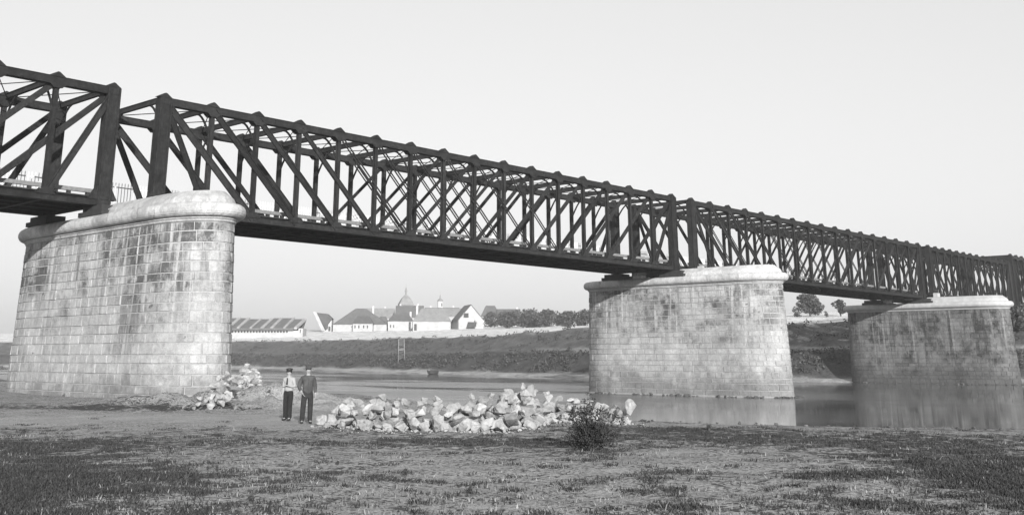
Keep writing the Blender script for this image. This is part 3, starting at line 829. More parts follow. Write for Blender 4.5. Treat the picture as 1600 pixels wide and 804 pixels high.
# clods and pebbles
r_ = np.random.default_rng(5)
def clods(n):
    px = r_.uniform(-60, 1660, n); py = 560 + 250 * np.sqrt(r_.uniform(.12, 1.0, n)); k = py > 626; px, py = px[k], py[k]
    d = np.outer(np.ones(len(px)), CF) + np.outer((px - PX0) / FPX, CR) + np.outer((PY0 - py) / FPX, CU)
    t = -CAM.z / d[:, 2]; X = CAM.x + d[:, 0] * t; Y = CAM.y + d[:, 1] * t; g, tr = ground_masks(X, Y)
    k = r_.uniform(0, 1, len(X)) < (1 - .6 * tr); X, Y = X[k], Y[k]; Z = near_h(X, Y); k = Z > WATER + .6; X, Y, Z = X[k], Y[k], Z[k]
    m = len(X); s_ = r_.uniform(.006, .020, m)
    o_ = np.array([(1, 0, 0), (-.5, .87, 0), (-.5, -.87, 0), (.1, 0, .9)], float)
    a = r_.uniform(0, 6.28, m); ca, sa = np.cos(a), np.sin(a)
    V = np.stack([np.stack([X + s_ * (o_[i, 0] * ca - o_[i, 1] * sa), Y + s_ * (o_[i, 0] * sa + o_[i, 1] * ca), Z - .004 + s_ * o_[i, 2]], 1) for i in range(4)], 1).reshape(-1, 3)
    i0 = np.arange(m) * 4
    F_ = np.concatenate([np.stack([i0, i0 + 1, i0 + 3], 1), np.stack([i0 + 1, i0 + 2, i0 + 3], 1), np.stack([i0 + 2, i0, i0 + 3], 1)])
    return np_mesh('pebbles', V, F_, leaf_mat('pebbles', .22, .6))
tag(link('pebbles', clods(22000)), 'pebbles and small clods strewn over the sand', 'pebbles', kind='stuff')

# ------------------------------------------------------------------ plants
def leaf_cloud(centres, n, leaf, seed, flat=.7):
    """many small leaf faces in clumps; centres = (x,y,z,r)"""
    r = np.random.default_rng(seed); C_ = np.array([c[:3] for c in centres]); Rr = np.array([c[3] for c in centres])
    w_ = Rr ** 2; idx = r.choice(len(C_), n, p=w_ / w_.sum())
    v = r.normal(size=(n, 3)); v /= np.linalg.norm(v, axis=1)[:, None]; rad = Rr[idx] * r.uniform(.25, 1.0, n) ** .45
    Pp = C_[idx] + v * rad[:, None] * np.array([1, 1, flat])
    a = r.normal(size=(n, 3)); a /= np.linalg.norm(a, axis=1)[:, None]; b = np.cross(a, r.normal(size=(n, 3))); b /= np.linalg.norm(b, axis=1)[:, None]
    s_ = leaf * r.uniform(.6, 1.4, n)[:, None]
    V = np.stack([Pp - a * s_, Pp + b * s_ * .6, Pp + a * s_, Pp - b * s_ * .6], 1).reshape(-1, 3)
    i0 = np.arange(n) * 4
    return V, np.stack([i0, i0 + 1, i0 + 2, i0 + 3], 1)
def tree(px, py_base, wpx, hpx, label, group, seed, name='round_tree', cat='tree', trunk=.22, base=None, leafn=1500, mat='leaf', lobes=11, dead=0):
    p = base if base is not None else ground_hit(px, py_base); mpp = depth(p) / FPX
    Wd = wpx * mpp; Hh = hpx * mpp; r = random.Random(seed)
    root = empty(name, p, r.uniform(0, 6.28)); tag(root, label, cat, group)
    b = MB(); th = Hh * (trunk + .3); b.tube([(0, 0, -.5), (.05 * Wd * .3, 0, th * .5), (0, .03 * Wd, th)], [Wd * .035 + .06, Wd * .028 + .05, Wd * .015 + .03], 6)
    limbs = []
    cs = []
    for i in range(lobes):
        a = r.uniform(0, 6.28); q = r.uniform(.0, 1) ** .6; z = Hh * (trunk + (1 - trunk) * r.uniform(.05, .88)); k = 1 - abs((z / Hh - trunk) / (1 - trunk) - .45) * .9
        rr = Wd * r.uniform(.18, .30)
        cs.append((math.cos(a) * q * Wd * .38 * k, math.sin(a) * q * Wd * .38 * k, max(min(z, Hh - rr * .6), rr * .45 + Hh * trunk * .6), rr))
        b.tube([(0, 0, Hh * trunk * r.uniform(.7, 1.2)), (cs[-1][0] * .5, cs[-1][1] * .5, cs[-1][2] * .75), cs[-1][:3]], [Wd * .018 + .03, Wd * .012 + .02, .02], 5)
    for i in range(4):
        a = r.uniform(0, 6.28); cs.append((math.cos(a) * Wd * .44, math.sin(a) * Wd * .44, Hh * r.uniform(.45, .98), Wd * .09))
    b.build('trunk', M['bark'], root)
    V, F_ = leaf_cloud(cs, leafn, Wd * .040 + .04, seed)
    link('crown', np_mesh('crown', V, F_, M[mat]), root)
    return root

# the dark bush in front of the pile
bp = at_z(922, 702, 0); bp.z = float(near_h(bp.x, bp.y))
root = empty('bush', bp); root.scale = (1.12, 1.12, 1.2); tag(root, 'dark twiggy bush growing in front of the right half of the rock pile', 'bush')
b = MB(); r = random.Random(3); tips = []
for i in range(70):
    a = r.uniform(0, 6.28); q = r.uniform(.02, .72); h = r.uniform(.30, 1.18) * (1 - q * .62)
    e = (math.cos(a) * q, math.sin(a) * q, h); m_ = (e[0] * .35 + r.uniform(-.04, .04), e[1] * .35 + r.uniform(-.04, .04), h * .5)
    b.tube([(r.uniform(-.1, .1), r.uniform(-.1, .1), -.03), m_, e], [.012, .008, .003], 4, False); tips.append((m_, e))
b.build('stems', M['bark'], root, normals=False)
cs = [(e[0] * .8, e[1] * .8, e[2] * .82 + .02, r.uniform(.06, .15)) for m_, e in tips] + [(m_[0] * 1.4, m_[1] * 1.4, m_[2] * .9, .16) for m_, e in tips]
V, F_ = leaf_cloud(cs, 4600, .022, 12, .9); link('foliage', np_mesh('foliage', V, F_, M['leaf_bush']), root)
# weeds on the sand
for i, (px, py, hpx, lab) in enumerate(((291, 750, 24, 'small dark weed standing by the dark grass streak at lower left'), (633, 744, 16, 'small dark weed in the middle of the foreground sand'), (392, 789, 14, 'low dark weed at the bottom of the foreground, left of centre'), (1108, 672, 14, 'thin upright weed at the near water edge right of the rock pile'), (528, 724, 7, 'tiny dark weed left of the middle weed'), (735, 770, 9, 'tiny weed near the bottom centre of the sand'))):
    p = at_z(px, py, 0); p.z = float(near_h(p.x, p.y)); s_ = hpx * depth(p) / FPX
    root = empty('weed', p); tag(root, lab, 'weed'); b = MB(); r = random.Random(i + 20); cs = []
    for k in range(16):
        a = r.uniform(0, 6.28); e = (math.cos(a) * s_ * .6 * r.random(), math.sin(a) * s_ * .35 * r.random(), s_ * r.uniform(.5, 1)); b.tube([(0, 0, -.02), e], [.008, .003], 4, False); cs.append((e[0] * .8, e[1] * .8, e[2] * .8, s_ * .09)); cs.append((e[0] * .5, e[1] * .5, e[2] * .5, s_ * .12))
    b.build('stems', M['bark'], root, normals=False); V, F_ = leaf_cloud(cs, 230, .013, i + 60); link('foliage', np_mesh('foliage', V, F_, M['leaf_bush']), root)

# shrubs covering the far slope: nobody could count them
r_ = np.random.default_rng(9); n = 5200
yy = r_.uniform(-60, 290, n); dd = np.where(r_.uniform(0, 1, n) < .82, r_.uniform(5.5, 14, n), r_.uniform(14, 27, n)); sx = np.interp(yy, FS_Y, FS_X); xx = sx + dd * 1.08
pz, dv = far_h(xx, yy); k = (fbm(xx * .09, yy * .09, 88) > .44) | (r_.uniform(0, 1, n) < .12); k &= ~((dv > 12.6) & (dv < 17.5))
xx, yy, pz = xx[k], yy[k], pz[k]
V, F_ = leaf_cloud([(a, b_, c + .1, r0) for a, b_, c, r0 in zip(xx, yy, pz, r_.uniform(.3, .95, len(xx)))], 42000, .20, 31)
tag(link('bank_shrubs', np_mesh('bank_shrubs', V, F_, M['leaf_bank'])), 'low dark scrub covering the slope of the far bank', 'scrub', kind='stuff')

# trees on the far bank
row = [(767, 507, 18, 20, 'first and slimmest round tree of the row, next to the white gabled house'), (795, 509, 30, 22, 'second round tree of the row counted from the white gabled house'), (825, 508, 30, 24, 'third round tree of the row, before the long grey roof end'), (852, 507, 28, 22, 'fourth round tree of the row, right of the long grey roof'), (886, 507, 27, 20, 'wide round tree of the row beyond the gap'), (914, 506, 24, 22, 'last round tree of the row, half behind the middle pier')]
for i, (px, py, wp, hp_, lab) in enumerate(row):
    tree(px, py + 2, wp * 1.5, hp_ * 1.1, lab, 'round trees in a row on the far bank', 200 + i, trunk=.02, leafn=1800, lobes=15)
tree(1266, 494, 40, 34, 'dark spreading tree on the far bank seen between the middle and farthest piers', 'trees under the far spans', 230, 'spreading_tree', trunk=.14, leafn=2600, lobes=15)
tree(1246, 495, 16, 16, 'small bushy tree at the right edge of the middle pier', 'trees under the far spans', 231, 'small_tree', trunk=.05, leafn=700)
tree(1292, 495, 9, 9, 'tiny bush right of the spreading tree between the piers', 'trees under the far spans', 234, 'small_tree', trunk=.05, leafn=300)
tree(1314, 494, 26, 28, 'tree half hidden by the left edge of the farthest pier', 'trees under the far spans', 232, 'small_tree', trunk=.15, leafn=1200)
for i, (px, py, wp, hp_, t_, lab) in enumerate(((1588, 598, 60, 110, 176, 'tall dark tree right of the farthest pier, nearest the water'), (1624, 590, 70, 130, 184, 'tall dark tree at the right edge of the view on the far bank'), (1570, 570, 60, 90, 196, 'dark tree on the slope just behind the farthest pier'), (1600, 540, 60, 80, 200, 'dark tree higher on the slope under the last spans'))):
    q = at_depth(px, 590, t_); q.z = float(far_h(q.x, q.y)[0]); q.z = max(q.z, WATER)
    hp_ = (at_depth(px, 474, t_).z - q.z) * FPX / t_
    tree(px, py, wp, hp_, lab, 'dark trees right of the farthest pier', 240 + i, 'bank_tree', trunk=.03, base=q, leafn=3600, lobes=22)
for i, (px, py, wp, hp_, lab) in enumerate(((4, 516, 34, 26, 'dark bushy tree on the far bank left of the near pier'), (-16, 514, 40, 32, 'dark tree at the left edge of the view'))):
    q = at_depth(px, py, 330); q.z = float(far_h(q.x, q.y)[0]); tree(px, py, wp, hp_, lab, None, 250 + i, 'bank_tree', trunk=.06, base=q, leafn=900)

# ------------------------------------------------------------------ the town on the far bank
RZ = math.atan2(CR.y, CR.x)
def house(x0, x1, yb, wall, roof, deep, label, kind='hip', t=None, yaw=0.0, wmat='plaster', rmat='roof', wins=(), hipf=.45, group=None, name='house', chim=(), door=(), eave=.35, ridge=None):
    """x0..x1, yb, wall, roof in photograph pixels at the house's own distance; deep in metres"""
    xm = (x0 + x1) / 2
    p = ground_hit(xm, yb) if t is None else at_depth(xm, yb, t)
    m = depth(p) / FPX; Wd = (x1 - x0) * m; hw = wall * m; hr = roof * m
    root = empty(name, p, RZ + yaw); tag(root, label, 'house', group)
    b = MB(); b.box(-Wd / 2, Wd / 2, 0, deep, -2.5, hw)
    if kind == 'gable':
        b.add([(-Wd / 2 + .02, .02, hw), (-Wd / 2 + .02, deep - .02, hw), (-Wd / 2 + .02, deep / 2, hw + hr - .15), (Wd / 2 - .02, .02, hw), (Wd / 2 - .02, deep - .02, hw), (Wd / 2 - .02, deep / 2, hw + hr - .15)], [(0, 1, 2), (3, 5, 4), (0, 2, 5, 3), (1, 4, 5, 2)])
    if kind == 'front':
        b.add([(-Wd / 2 + .02, .0, hw), (Wd / 2 - .02, .0, hw), (0, .0, hw + hr - .15), (-Wd / 2 + .02, deep - .02, hw), (Wd / 2 - .02, deep - .02, hw), (0, deep - .02, hw + hr - .15)], [(0, 1, 2), (3, 5, 4), (0, 2, 5, 3), (1, 4, 5, 2)])
    b.build('wall', M[wmat], root)
    e = eave; z0 = hw - .10; b = MB(); rr = None
    q = [(-Wd / 2 - e, -e, z0), (Wd / 2 + e, -e, z0), (Wd / 2 + e, deep + e, z0), (-Wd / 2 - e, deep + e, z0)]
    if kind == 'hip':
        rl = Wd / 2 * (1 - hipf); r0, r1 = ridge if ridge else (-rl, rl)
        b.add(q + [(r0, deep / 2, hw + hr), (r1, deep / 2, hw + hr)], [(0, 1, 5, 4), (1, 2, 5), (2, 3, 4, 5), (3, 0, 4), (3, 2, 1, 0)])
    elif kind == 'gable':
        for s_ in (0, 1):
            y0, y1 = (-e, deep / 2) if s_ == 0 else (deep + e, deep / 2)
            b.add([(-Wd / 2 - e, y0, z0), (Wd / 2 + e, y0, z0), (Wd / 2 + e, y1, hw + hr), (-Wd / 2 - e, y1, hw + hr), (-Wd / 2 - e, y0, z0 + .22), (Wd / 2 + e, y0, z0 + .22), (Wd / 2 + e, y1, hw + hr + .22), (-Wd / 2 - e, y1, hw + hr + .22)], MB.BOXF)
    else:
        for s_ in (-1, 1):
            b.add([(s_ * (Wd / 2 + e), -e, z0), (s_ * (Wd / 2 + e), deep + e, z0), (0, deep + e, hw + hr), (0, -e, hw + hr), (s_ * (Wd / 2 + e), -e, z0 + .22), (s_ * (Wd / 2 + e), deep + e, z0 + .22), (0, deep + e, hw + hr + .22), (0, -e, hw + hr + .22)], MB.BOXF)
    rf = b.build('roof', M[rmat], root)
    for cx in chim:
        b = MB(); b.box((cx - xm) * m - .4, (cx - xm) * m + .4, deep / 2 - .4 + 1, deep / 2 + .4 + 1, hw + hr * .5, hw + hr + 1.0); b.build('chimney', M['plaster_grey'], rf)
    for (wx, wy, ww, wh) in wins:
        cx = (wx - xm) * m; cz = (yb - wy) * m; a = ww * m / 2; c = wh * m / 2
        b = MB(); b.box(cx - a - .12, cx + a + .12, -.06, .02, cz - c - .12, cz - c); b.box(cx - a - .12, cx + a + .12, -.06, .02, cz + c, cz + c + .12); b.box(cx - a - .12, cx - a, -.06, .02, cz - c, cz + c); b.box(cx + a, cx + a + .12, -.06, .02, cz - c, cz + c)
        w_ = b.build('window', M['plaster'], root); b = MB(); b.box(cx - a, cx + a, -.025, .03, cz - c, cz + c); b.build('pane', M['dark_glass'], w_)
    for (wx, ww, wh) in door:
        cx = (wx - xm) * m; a = ww * m / 2; b = MB(); b.box(cx - a, cx + a, -.05, .04, 0, wh * m); b.build('door', M['wood_dark'], root)
    return root, m

# long low building, its roof in slanting dark and pale bays, a row of dark openings below
p = ground_hit(420, 527); m = depth(p) / FPX; root = empty('long_building', p, RZ)
tag(root, 'long low building with slanting pale roof bands and a row of dark openings', 'building')
xr = lambda px: (px - 420) * m
b = MB(); b.box(xr(240), xr(470), .0, 13, -2.5, 10.6 * m); b.build('wall', M['plaster'], root)
b = MB(); b.box(xr(236), xr(458), -1.2, -.05, 10.9 * m, 14.2 * m); b.build('eaves_board', M['roof'], root)
for i in range(44):
    px = 245 + i * 4.72
    if px > 452: break
    b = MB(); b.box(xr(px - 1.3), xr(px + 1.3), -.30, .02, 7.6 * m, 10.4 * m); b.build('opening', M['dark_glass'], root)
x = 236.0; i = 0
while x < 462:
    wd_ = (13, 4.5)[i % 2] * (1 + .25 * math.sin(i * 2.1)); x2 = min(x + wd_, 464); sh = 9.0; lift = .02 if i % 2 == 0 else .30
    z0 = 14.3 * m; z1 = 29 * m + (1.5 * m if (i // 4) % 2 else 0)
    b = MB(); b.add([(xr(x), -.9, z0 + lift), (xr(x2) - .04, -.9, z0 + lift), (xr(x2 + sh) - .04, 8.0, z1 + lift), (xr(x + sh), 8.0, z1 + lift), (xr(x), -.9, z0 - .5), (xr(x2) - .04, -.9, z0 - .5), (xr(x2 + sh) - .04, 8.0, z1 - .5), (xr(x + sh), 8.0, z1 - .5)], MB.BOXF)
    b.build('roof_panel', M['roof'] if i % 2 == 0 else M['roof_pale'], root); x = x2; i += 1
b = MB(); b.add([(xr(232), 8.05, 10 * m), (xr(464), 8.05, 10 * m), (xr(473), 8.05, 28.5 * m), (xr(242), 8.05, 28.5 * m), (xr(232), 13, 10 * m), (xr(464), 13, 10 * m), (xr(473), 8.4, 28.5 * m), (xr(242), 8.4, 28.5 * m)], MB.BOXF); b.build('back_roof', M['roof'], root)
b = MB(); b.box(xr(466), xr(473), -.4, 9, -2.5, 14 * m); b.build('end_wall', M['plaster'], root)
b = MB(); b.box(xr(468.4), xr(469.8), -.45, -.38, 7 * m, 12 * m); b.build('slit_window', M['dark_glass'], root)

# house whose steep roof shows a broad white verge leaning to the right
p = ground_hit(504, 518); m = depth(p) / FPX; root = empty('house', p, RZ); tag(root, 'narrow house with steep dark roof and broad white leaning verge right of the long building', 'house')
def prism(poly, y0, y1):
    q = MB(); q.loft([[((x_ - 504) * m, y0, (518 - z_) * m) for x_, z_ in poly], [((x_ - 504) * m, y1, (518 - z_) * m) for x_, z_ in poly]]); return q
prism([(494, 489), (509.5, 490.5), (518, 498), (512, 506), (511.5, 513), (508.5, 515)], 0, 7).build('roof', M['roof_dark'], root)
prism([(488, 487.2), (493.6, 488.6), (508, 516), (503, 517)], -.35, 6).build('white_verge', M['plaster'], root)
prism([(505, 535), (517.5, 535), (517.5, 500), (512.4, 506.5), (511.9, 513.2), (508.6, 515.6), (505, 516.9)], .25, 6.5).build('wall', M['plaster'], root)
prism([(512.8, 517), (516, 517), (516, 510), (512.8, 510)], .15, .4).build('door', M['wood_dark'], root)
house(520, 604, 517, 10.5, 25, 13, 'large white house with tall hipped roof and four small windows', 'hip', rmat='roof', ridge=(-84 * .5 * .165 + 4.3, -84 * .5 * .165 + 8.8), chim=(580,))
house(551, 582, 516.8, 11.5, 11.5, 4.5, 'low roofed wing built against the front of the large hipped house', 'hip', t=depth(ground_hit(562, 517)) - 5, rmat='roof_dark', hipf=.4, wins=tuple((x_, 510.3, 1.9, 4.4) for x_ in (554.5, 560.5, 568, 574)))
house(588, 606, 513, 8, 11, 7, 'small house with low dark roof between the hipped house and the long white house', 'hip', rmat='roof', hipf=.5, door=((603, 4, 9),), t=depth(ground_hit(597, 514)) + 8)
house(606, 644, 516, 14.5, 11, 10, 'white house with two small windows and a low hipped roof below the church', 'hip', rmat='roof', hipf=.35, wins=((610, 509.5, 1.8, 4.4), (615, 509.5, 1.8, 4.4)), chim=(640,))
house(618, 660, 508, 12, 18, 9, 'grey roofed house standing behind the two-window house', 'gable', rmat='roof', t=depth(ground_hit(640, 515)) + 16, chim=(624, 652))
house(645, 704, 516, 14, 21, 13, 'broad white house with long pale hipped roof right of the church tower', 'hip', rmat='slate', hipf=.42, chim=(650,), door=((649, 4, 10),))
house(690, 722, 506, 12, 12, 9, 'grey roofed house behind the bushes left of the white gable', 'gable', rmat='slate', t=depth(ground_hit(700, 515)) + 18)
rt, m = house(716, 756, 513, 13, 23, 12, 'white house with steep front gable and dark attic opening left of the tree row', 'front', rmat='roof', eave=.2, yaw=R(14), wins=((728, 493, 8, 7), (742, 503, 2, 4.5), (732, 505, 2, 4)))
b = MB(); b.add([(-9 * m, -3.2, 3 * m), (5 * m, -3.2, 3 * m), (9 * m, -.1, 10 * m), (-5 * m, -.1, 10 * m), (-9 * m, -3.2, 2.2 * m), (5 * m, -3.2, 2.2 * m), (9 * m, -.1, 9.2 * m), (-5 * m, -.1, 9.2 * m)], MB.BOXF); b.build('lean_to_roof', M['roof_dark'], rt)
house(752, 781, 500, 6, 17, 10, 'grey hipped roof house behind the first trees of the row', 'hip', rmat='roof', t=depth(ground_hit(760, 508)) + 22, hipf=.5, wmat='plaster_grey')
house(778, 812, 501, 8, 10, 10, 'long low grey roofed house behind the second and third trees', 'gable', rmat='roof', t=depth(ground_hit(790, 508)) + 26, wmat='plaster_grey', chim=(809,))
for (px, py, wp, hp_, lab, sd) in ((696, 514, 16, 11, 'dark bush in front of the broad white house', 1), (724, 513, 12, 8, 'dark bush at the foot of the white gabled house', 2), (744, 511, 9, 6, 'small dark bush at the right corner of the white gabled house', 3), (773, 509, 8, 5, 'tiny bush at the foot of the first tree of the row', 5)):
    q = ground_hit(px, py); q = at_depth(px, py, depth(q) - 2); q.z = float(far_h(q.x, q.y)[0]); tree(px, py, wp, hp_, lab, 'bushes by the houses', 270 + sd, 'garden_bush', 'bush', .04, q, 420, lobes=7)

house(572, 614, 505, 8, 15, 9, 'grey roofed house half hidden behind the large hipped house', 'gable', rmat='slate', t=depth(ground_hit(590, 515)) + 26, wmat='plaster_grey', chim=(600,))
house(664, 716, 503, 7, 15, 9, 'long grey roof rising behind the broad white house', 'gable', rmat='roof', t=depth(ground_hit(680, 515)) + 34, wmat='plaster_grey', chim=(672, 708))
house(846, 872, 500, 6, 8, 8, 'small grey roof showing between the middle trees of the row', 'hip', rmat='slate', t=depth(ground_hit(850, 508)) + 30, wmat='plaster_grey')
# church with its big pyramid roof, and the slender tower
t_ = depth(ground_hit(634, 516)) + 110
p = at_depth(633.5, 512, t_); m = depth(p) / FPX; p.z = 9.5; zb = p.z
hz_ = lambda py: at_depth(633.5, py, t_).z - zb
root = empty('church_tower', p, RZ + R(12)); tag(root, 'massive pale church tower with steep pointed roof and small lantern spire', 'church tower')
def sq_ring(h_, z): return [(-h_, -h_, z), (h_, -h_, z), (h_, h_, z), (-h_, h_, z)]
def oct_ring(h_, z, n=8): return [(h_ * math.cos(2 * math.pi * (k + .5) / n), h_ * math.sin(2 * math.pi * (k + .5) / n), z) for k in range(n)]
hw = 10.2 * m
b = MB(); b.loft([sq_ring(hw, -1), sq_ring(hw, hz_(476))]); b.build('wall', M['slate'], root)
b = MB(); b.loft([sq_ring(hw * 1.1, hz_(476.2)), sq_ring(hw * 1.04, hz_(473)), sq_ring(hw * .62, hz_(465)), sq_ring(hw * .16, hz_(459.5))]); b.build('roof', M['slate'], root)
b = MB(); b.loft([oct_ring(1.5 * m, hz_(460)), oct_ring(1.5 * m, hz_(454.5)), oct_ring(2.1 * m, hz_(454)), oct_ring(1.2 * m, hz_(450.5)), oct_ring(.25 * m, hz_(447)), oct_ring(.12 * m, hz_(442))]); b.build('lantern', M['slate'], root)
for s_ in (-.5, .5):
    b = MB(); b.box(s_ * hw - 1.1 * m, s_ * hw + 1.1 * m, -hw - .05, -hw + .1, hz_(485), hz_(480)); b.build('belfry_window', M['dark_glass'], root)
p = at_depth(687.5, 512, t_ - 15); p.z = 9.5
hz2 = lambda py: at_depth(687.5, py, t_ - 15).z - 9.5
root = empty('slender_tower', p, RZ + R(8)); tag(root, 'slender white church tower with dark onion cap and one window', 'church tower')
b = MB(); b.loft([sq_ring(3.8 * m, -1), sq_ring(3.6 * m, hz2(470))]); b.build('wall', M['plaster'], root)
b = MB(); b.loft([oct_ring(4.4 * m, hz2(470)), oct_ring(4.6 * m, hz2(468.5)), oct_ring(3.0 * m, hz2(466.5)), oct_ring(1.2 * m, hz2(465)), oct_ring(.9 * m, hz2(461.5)), oct_ring(.2 * m, hz2(459)), oct_ring(.1 * m, hz2(455))]); b.build('onion_cap', M['slate'], root)
b = MB(); b.box(1.2 * m, 3.0 * m, -3.72 * m, -3.5 * m, hz2(478), hz2(473)); b.build('window', M['dark_glass'], root)
p = at_depth(653, 512, t_ - 5); p.z = 9.5; hz3 = lambda py: at_depth(653, py, t_ - 5).z - 9.5
root = empty('ridge_turret', p, RZ); tag(root, 'tiny ridge turret of the church right of the massive tower', 'turret')
b = MB(); b.loft([sq_ring(5 * m, -1), sq_ring(5 * m, hz3(486)), sq_ring(1.4 * m, hz3(482))]); b.build('roof', M['slate'], root)
b = MB(); b.loft([oct_ring(1.1 * m, hz3(482.5)), oct_ring(1.1 * m, hz3(479.5)), oct_ring(1.6 * m, hz3(479)), oct_ring(.1 * m, hz3(476))]); b.build('lantern', M['plaster_grey'], root)

# timber stair, trestle and boat at the foot of the far bank
pb = ground_hit(627, 566); ptop = ground_hit(627, 533); hr_ = Vector((CR.x, CR.y, 0)).normalized()
root = empty('timber_stair', pb); tag(root, 'pale timber stair climbing the scrub of the far bank', 'stair')
def on_slope(f, s_):
    q_ = pb.lerp(ptop, f) + hr_ * s_; return Vector((q_.x, q_.y, float(far_h(q_.x, q_.y)[0]) + .75)) - pb
for s_ in (-.8, .8):
    b = MB()
    for i in range(9): b.bar(on_slope(i / 9, s_), on_slope((i + 1) / 9, s_), .20, .30)
    b.build('stringer', M['pale_timber'], root)
    b = MB(); b.tube([hr_ * s_ + Vector((0, 0, -.4)), hr_ * s_ + Vector((0, 0, 2.6))], .10, 6); b.build('post', M['timber'], root)
for i in range(26):
    b = MB(); b.bar(on_slope((i + .5) / 26, -.7) + Vector((0, 0, .1)), on_slope((i + .5) / 26, .7) + Vector((0, 0, .1)), .30, .06); b.build('step', M['timber'], root)
q = at_z(646, 579, WATER + .3); mm = depth(q) / FPX
root = empty('timber_trestle', q); tag(root, 'timber A-shaped trestle at the water edge beside the timber stair', 'trestle')
for (a, c) in (((-7, 0, -1), (-2, 0, 14)), ((2.5, 0, -1), (-2, 0, 14)), ((5, 0, -1), (5, 0, 12)), ((-4.5, 0, 6), (5, 0, 5))):
    b = MB(); b.tube([hr_ * a[0] * mm + Vector((0, 0, a[2] * mm)), hr_ * c[0] * mm + Vector((0, 0, c[2] * mm))], .11, 6); b.build('beam', M['timber'], root)
q = at_z(677, 584, WATER); root = empty('rowing_boat', q, RZ + R(-25)); tag(root, 'dark rowing boat drawn up at the foot of the far bank', 'boat')
def hull(y, w_, z0, z1): return [(-w_, y, z1), (-w_ * .75, y, z0 + .15), (0, y, z0), (w_ * .75, y, z0 + .15), (w_, y, z1), (w_ * .86, y, z1), (w_ * .62, y, z0 + .22), (0, y, z0 + .1), (-w_ * .62, y, z0 + .22), (-w_ * .86, y, z1)]
b = MB(); b.loft([hull(-2.2, .45, .1, .95), hull(-1.2, .82, -.1, .8), hull(.3, .9, -.12, .75), hull(1.5, .62, -.05, .85), hull(2.4, .1, .2, 1.1)]); b.build('hull', M['wood_dark'], root)
for y in (-1.0, .5):
    b = MB(); b.box(-.68, .68, y - .12, y + .12, .48, .53); b.build('thwart', M['wood_dark'], root)

# ------------------------------------------------------------------ the two men
def skin(name, verts, edges, mat, parent=None, sub=2, root=0):
    """grow a continuous skin over a skeleton; verts = (x, y, z, rx[, ry])"""
    me = bpy.data.meshes.new(name); me.from_pydata([v[:3] for v in verts], edges, []); o = bpy.data.objects.new(name, me); col.objects.link(o)
    mod = o.modifiers.new('skin', 'SKIN'); mod.use_smooth_shade = True
    for i, v in enumerate(verts):
        sv = me.skin_vertices[0].data[i]; sv.radius = (v[3], v[4] if len(v) > 4 else v[3]); sv.use_root = (i == root)
    s_ = o.modifiers.new('sub', 'SUBSURF'); s_.levels = sub; s_.render_levels = sub
    dg = bpy.context.evaluated_depsgraph_get(); ev = bpy.data.meshes.new_from_object(o.evaluated_get(dg))
    bpy.data.objects.remove(o); ev.name = name; ev.materials.clear(); ev.materials.append(mat)
    ev.polygons.foreach_set('use_smooth', [True] * len(ev.polygons))
    return link(name, ev, parent)
